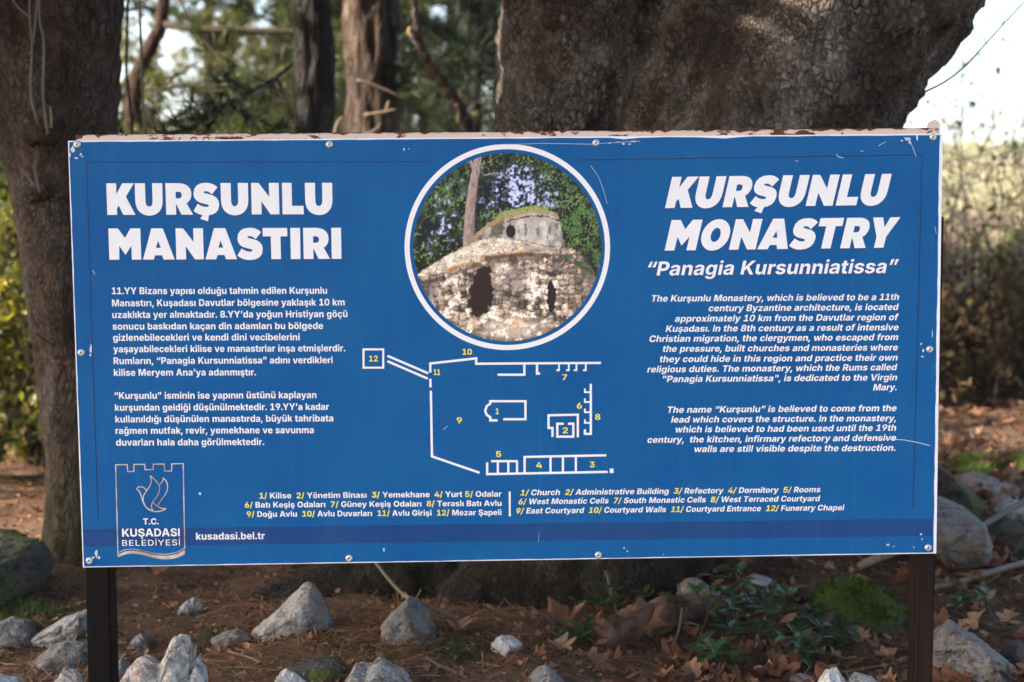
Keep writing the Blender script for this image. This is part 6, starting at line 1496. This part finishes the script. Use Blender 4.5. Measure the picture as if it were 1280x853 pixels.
    st = np.clip(st * (0.55 + 1.75 * lum) * np.array([1.06, 1.0, 0.93]), 0.01, 0.84)
    img = lay(img, mm * 1.0, st)
    img = lay(img, sstep(3, 1.4, np.abs(Y - edge - 2)) * (X < 700) * 0.6, C(92, 70, 50))
    # doorway and window
    wob = (f1 - 0.5) * 26
    e1 = ((X + wob - 332 + (Y - 615) * 0.10) / 46) ** 2 + np.abs((Y + wob - 612) / 108) ** 2.6 + (tone - 0.5) * 0.75
    img = lay(img, sstep(1.5, 1.0, e1) * 0.6, C(96, 76, 62))
    img = lay(img, sstep(1.06, 0.94, e1), C(44, 27, 24)[None, None] * (0.55 + 0.9 * f1)[..., None])
    e2 = ((X + wob * 0.4 - 622) / 18) ** 2 + np.abs((Y - 628) / 60) ** 2.6 + (tone - 0.5) * 0.7
    img = lay(img, sstep(1.1, 0.9, e2), C(40, 26, 24))
    lf = (X > 636) & (Y > 250) & (Y < 470 + (X - 640) * 0.5)
    img = lay(img, lf * sstep(0.50, 0.60, f1 * 0.6 + f2 * 0.4) * sstep(630, 690, X), C(74, 104, 52)[None, None] * (0.4 + 1.2 * f4)[..., None])
    img = img * (0.80 + 0.40 * f4)[..., None]
    return np.clip(img, 0.004, 0.86)
N = 250
img = paint_picture(N)
side = 2 * RP / N
vv, ff, fc = [], [], []
vid = {}
for j in range(N):
    for i in range(N):
        x = -RP + (i + 0.5) * side; y = RP - (j + 0.5) * side
        if math.hypot(x, y) > RP: continue
        q = []
        for a, b in ((i, j + 1), (i + 1, j + 1), (i + 1, j), (i, j)):
            if (a, b) not in vid:
                cx_, cy_ = -RP + a * side, RP - b * side
                rr = math.hypot(cx_, cy_)
                if rr > RP: cx_ *= RP / rr; cy_ *= RP / rr
                vid[(a, b)] = len(vv); vv.append(sp(ccx + cx_, ccy + cy_, 0.0013)); fc.append(img[min(b, N - 1), min(a, N - 1)])
            q.append(vid[(a, b)])
        ff.append(tuple(q))
m = Mat('printed_photograph', 0.42, 0.3)
vc = m.n.new('ShaderNodeVertexColor'); vc.layer_name = 'ink'
m.color(vc.outputs[0])
pic = mesh_obj('round_picture', vv, ff, m.m, sign)
ca = pic.data.color_attributes.new('ink', 'FLOAT_COLOR', 'POINT')
ca.data.foreach_set('color', np.hstack([np.array(fc), np.ones((len(fc), 1))]).astype(np.float32).ravel())

# rusty older board behind, its frame and the two posts
mb = MB(); slab(mb, -0.984, 0.993, -SH / 2 + 0.012, SH / 2 + 0.0135, -0.034, -0.0075, 0.003)
old = mb.build('old_board', M_RUSTY, sign, smooth=False)
mb = MB()                                                   # ragged rust along its upper lip, one strip
r = random.Random(5); tp, bt = [], []
k = -0.984; w1 = SH / 2 + 0.0138
while k < 0.992:
    tp.append((k, w1)); h = r.choice([0.0004, 0.0006, 0.0006, 0.0008, 0.0014, 0.0018, 0.003, 0.006])
    if -0.6 > k: h *= 0.7
    bt.append((k, w1 - h)); k += r.uniform(0.003, 0.018)
n = len(tp)
mb.add([sp(a, b, -0.0068) for a, b in tp + bt], [(i, n + i, n + i + 1, i + 1) for i in range(n - 1)])
mb.build('rust_patches', M_RUST, old, smooth=False)
pr = Print(-0.0064)
for x0, x1, arc in ((211, 216, 0), (237, 246, 1), (252, 262, 1), (268, 277, 1), (289, 298, 1), (300, 303, 0), (222, 225, 0)):
    if arc: pr.strokepx([tuple(q) for q in spline([(x0, 176.2), (x0 + (x1 - x0) * 0.2, 172.6), ((x0 + x1) / 2, 171.6), (x1 - (x1 - x0) * 0.2, 172.6), (x1, 176.2)], 4)], 1.6)
    else: pr.strokepx([(x0, 176), (x1, 171.8)], 1.6)
pr.build('old_lettering', M_OLDRED, old)
pr = Print(-0.0064)
for x0, x1 in ((327, 329), (333, 338), (345, 349), (352, 361), (366, 369), (374, 381), (386, 392), (394, 396)): pr.strokepx([(x0, 175.4), (x1, 172.6)], 1.2)
pr.build('old_lettering', M_OLDGREY, old)
# rusty bracket stub at the upper right corner
mb = MB()
u0, w0 = uw(1169, 166)
mb.add([sp(u0 + a * 0.014, w0 + b, c) for (a, b, c) in ((-1.9, -0.004, -0.006), (1, -0.004, -0.006), (0.95, 0.024, -0.008), (0.3, 0.031, -0.010), (-0.55, 0.027, -0.008), (-0.75, 0.010, -0.006),
                                                          (-1.9, -0.004, -0.032), (1, -0.004, -0.032), (0.95, 0.022, -0.030), (0.3, 0.028, -0.028), (-0.55, 0.024, -0.03), (-0.75, 0.010, -0.032))],
       [(0, 1, 2, 3, 4, 5), (11, 10, 9, 8, 7, 6), (0, 6, 7, 1), (1, 7, 8, 2), (2, 8, 9, 3), (3, 9, 10, 4), (4, 10, 11, 5), (5, 11, 6, 0)])
mb.build('corner_bracket', M_RUSTY, sign, smooth=False)

def post(x0, x1, ytop, mat):
    D = SO.y + 0.055
    c = at((x0 + x1) / 2, ytop, D); half = (x1 - x0) / 2 / FPX * D
    zb = tz(c.x, D) - 0.1
    bm = bmesh.new()
    bmesh.ops.create_cube(bm, size=1)
    bmesh.ops.scale(bm, vec=(2 * half, 0.06, c.z + 0.80 - zb), verts=bm.verts)
    bmesh.ops.translate(bm, vec=(c.x, D + 0.012, (zb + c.z + 0.80) / 2), verts=bm.verts)
    bmesh.ops.bevel(bm, geom=[e for e in bm.edges if abs(e.verts[0].co.z - e.verts[1].co.z) > 0.3], offset=0.006, segments=3, affect='EDGES')
    me_v = [v.co[:] for v in bm.verts]; me_f = [tuple(v.index for v in f.verts) for f in bm.faces]
    bm.free()
    return mesh_obj('post', me_v, me_f, mat, sign, smooth=False)
post(108.5, 140, 709, M_POST)
post(1142.5, 1167.5, 693, M_POSTB)

for sx, sy in ((97, 181), (412, 181), (745, 179), (1166, 172), (102, 441), (1162, 437), (112, 701), (436.5, 698), (748, 694), (1160, 685)):
    u, w = uw(sx, sy); R_ = 4.6 * PXM
    mb = MB(); rings = [(1.0, 0.0), (1.0, 0.0016), (0.82, 0.0034), (0.55, 0.0045), (0.45, 0.0047), (0.36, 0.0030)]
    v = []; f = []
    sgm = 20
    for rr, hn in rings:
        v += [sp(u + R_ * rr * math.cos(2 * math.pi * k / sgm), w + R_ * rr * math.sin(2 * math.pi * k / sgm), 0.0007 + hn) for k in range(sgm)]
    for i in range(len(rings) - 1):
        f += [(i * sgm + k, i * sgm + (k + 1) % sgm, (i + 1) * sgm + (k + 1) % sgm, (i + 1) * sgm + k) for k in range(sgm)]
    f.append(tuple((len(rings) - 1) * sgm + k for k in range(sgm)))
    mb.add(v, f)
    o = mb.build('screw', M_SCREW, sign, smooth=True)
    o.data.polygons[len(o.data.polygons) - 1].use_smooth = False
    rc = Print(0.0007 + 0.0032); rc.poly([(u + R_ * 0.26 * math.cos(a * math.pi / 3), w + R_ * 0.26 * math.sin(a * math.pi / 3)) for a in range(6)])
    rc.build('recess', M_SLOT, o)

# scuffs where the blue film has come off
ch = Print(0.0017)
rr = random.Random(11)
def fleck(x, y, a, b, n=8):
    ch.polypx([(x + a * math.cos(2 * math.pi * k / n) * rr.uniform(0.45, 1.15), y + b * math.sin(2 * math.pi * k / n) * rr.uniform(0.45, 1.15)) for k in range(n)])
for q in ((91, 187, 3.5, 5), (95, 198, 3, 1.6), (101, 193, 2, 2), (103, 196, 1.6, 1.2), (88, 194, 1.6, 4), (96, 176.5, 6, 1.0), (114, 436, 2.2, 7), (113, 444, 1.8, 2), (121, 691, 2.6, 7), (124, 697, 2.4, 2.2), (117, 697, 1.6, 1.5),
          (1134, 174, 5.5, 2.6), (1137, 178, 2, 3), (1146, 172, 1.8, 4), (1127, 176, 2, 1.2), (1151, 430, 1.2, 3), (1154, 438, 1.6, 2.6), (1153, 446, 2.2, 1), (1151, 668, 1.6, 1.4), (1152, 674, 1.2, 2), (1110, 681, 2.6, 1.6), (1117, 683, 1.5, 0.8), (1142, 684, 1.2, 1),
          (480, 687, 1.3, 4.0), (780, 685, 1.6, 1.8), (784, 689, 1.2, 1.2), (829, 693, 0.9, 0.9), (762, 179.5, 2, 1.2), (779, 180, 2.2, 1.5), (787, 180.5, 2, 1.2), (773, 178, 4, 0.8), (792, 177, 5, 1), (505, 187, 1.4, 2), (511, 186, 1, 1), (1165, 418, 0.8, 6), (250, 617, 1.5, 2)): fleck(*q)
for q, wd in (([(738, 207), (748, 221), (755, 240), (759, 255)], 0.7), ([(1088, 548.5), (1110, 549), (1130, 550), (1148, 553.5), (1162, 557)], 1.1), ([(1138, 178), (1142, 188), (1145, 196)], 0.9), ([(1098, 183), (1102, 180), (1107, 177.5)], 0.9),
              ([(1045, 193), (1048, 196.5), (1054, 197.5)], 1.2), ([(1075, 189), (1079, 189.5)], 0.8), ([(993, 201.5), (998, 201.3)], 0.8), ([(617, 181.5), (680, 179.5), (740, 180.5), (765, 178.6), (800, 176.8)], 0.7), ([(1168, 283), (1170, 292)], 0.8),
              ([(554, 537), (560, 532.5)], 0.8), ([(674, 666), (673, 678)], 0.5), ([(116, 338), (119, 343)], 1.0)): ch.strokepx(q, wd * 0.75)
ch.build('scuffs', M_CHIP, sign)

# ------------------------------------------------------------------ hazy air across the valley
m = bpy.data.materials.new('haze_air'); m.use_nodes = True
nt = m.node_tree; nt.nodes.remove(nt.nodes['Principled BSDF'])
pv = nt.nodes.new('ShaderNodeVolumePrincipled')
pv.inputs['Density'].default_value = 0.0007; pv.inputs['Color'].default_value = (0.92, 0.95, 1.0, 1)
nt.links.new(pv.outputs[0], nt.nodes['Material Output'].inputs['Volume'])
zlo, zhi = float(GZ.min()) - 1.0, max(float(GZ.max()) + 2.0, 12.0)
hv = [(x, y, z) for z in (zlo, zhi) for (x, y) in ((-270, -66), (270, -66), (270, 308), (-270, 308))]
o = mesh_obj('haze', hv, [(3, 2, 1, 0), (4, 5, 6, 7), (0, 1, 5, 4), (1, 2, 6, 5), (2, 3, 7, 6), (3, 0, 4, 7)], m)
tag(o, 'pale air fading the slope across the valley', kind='stuff')
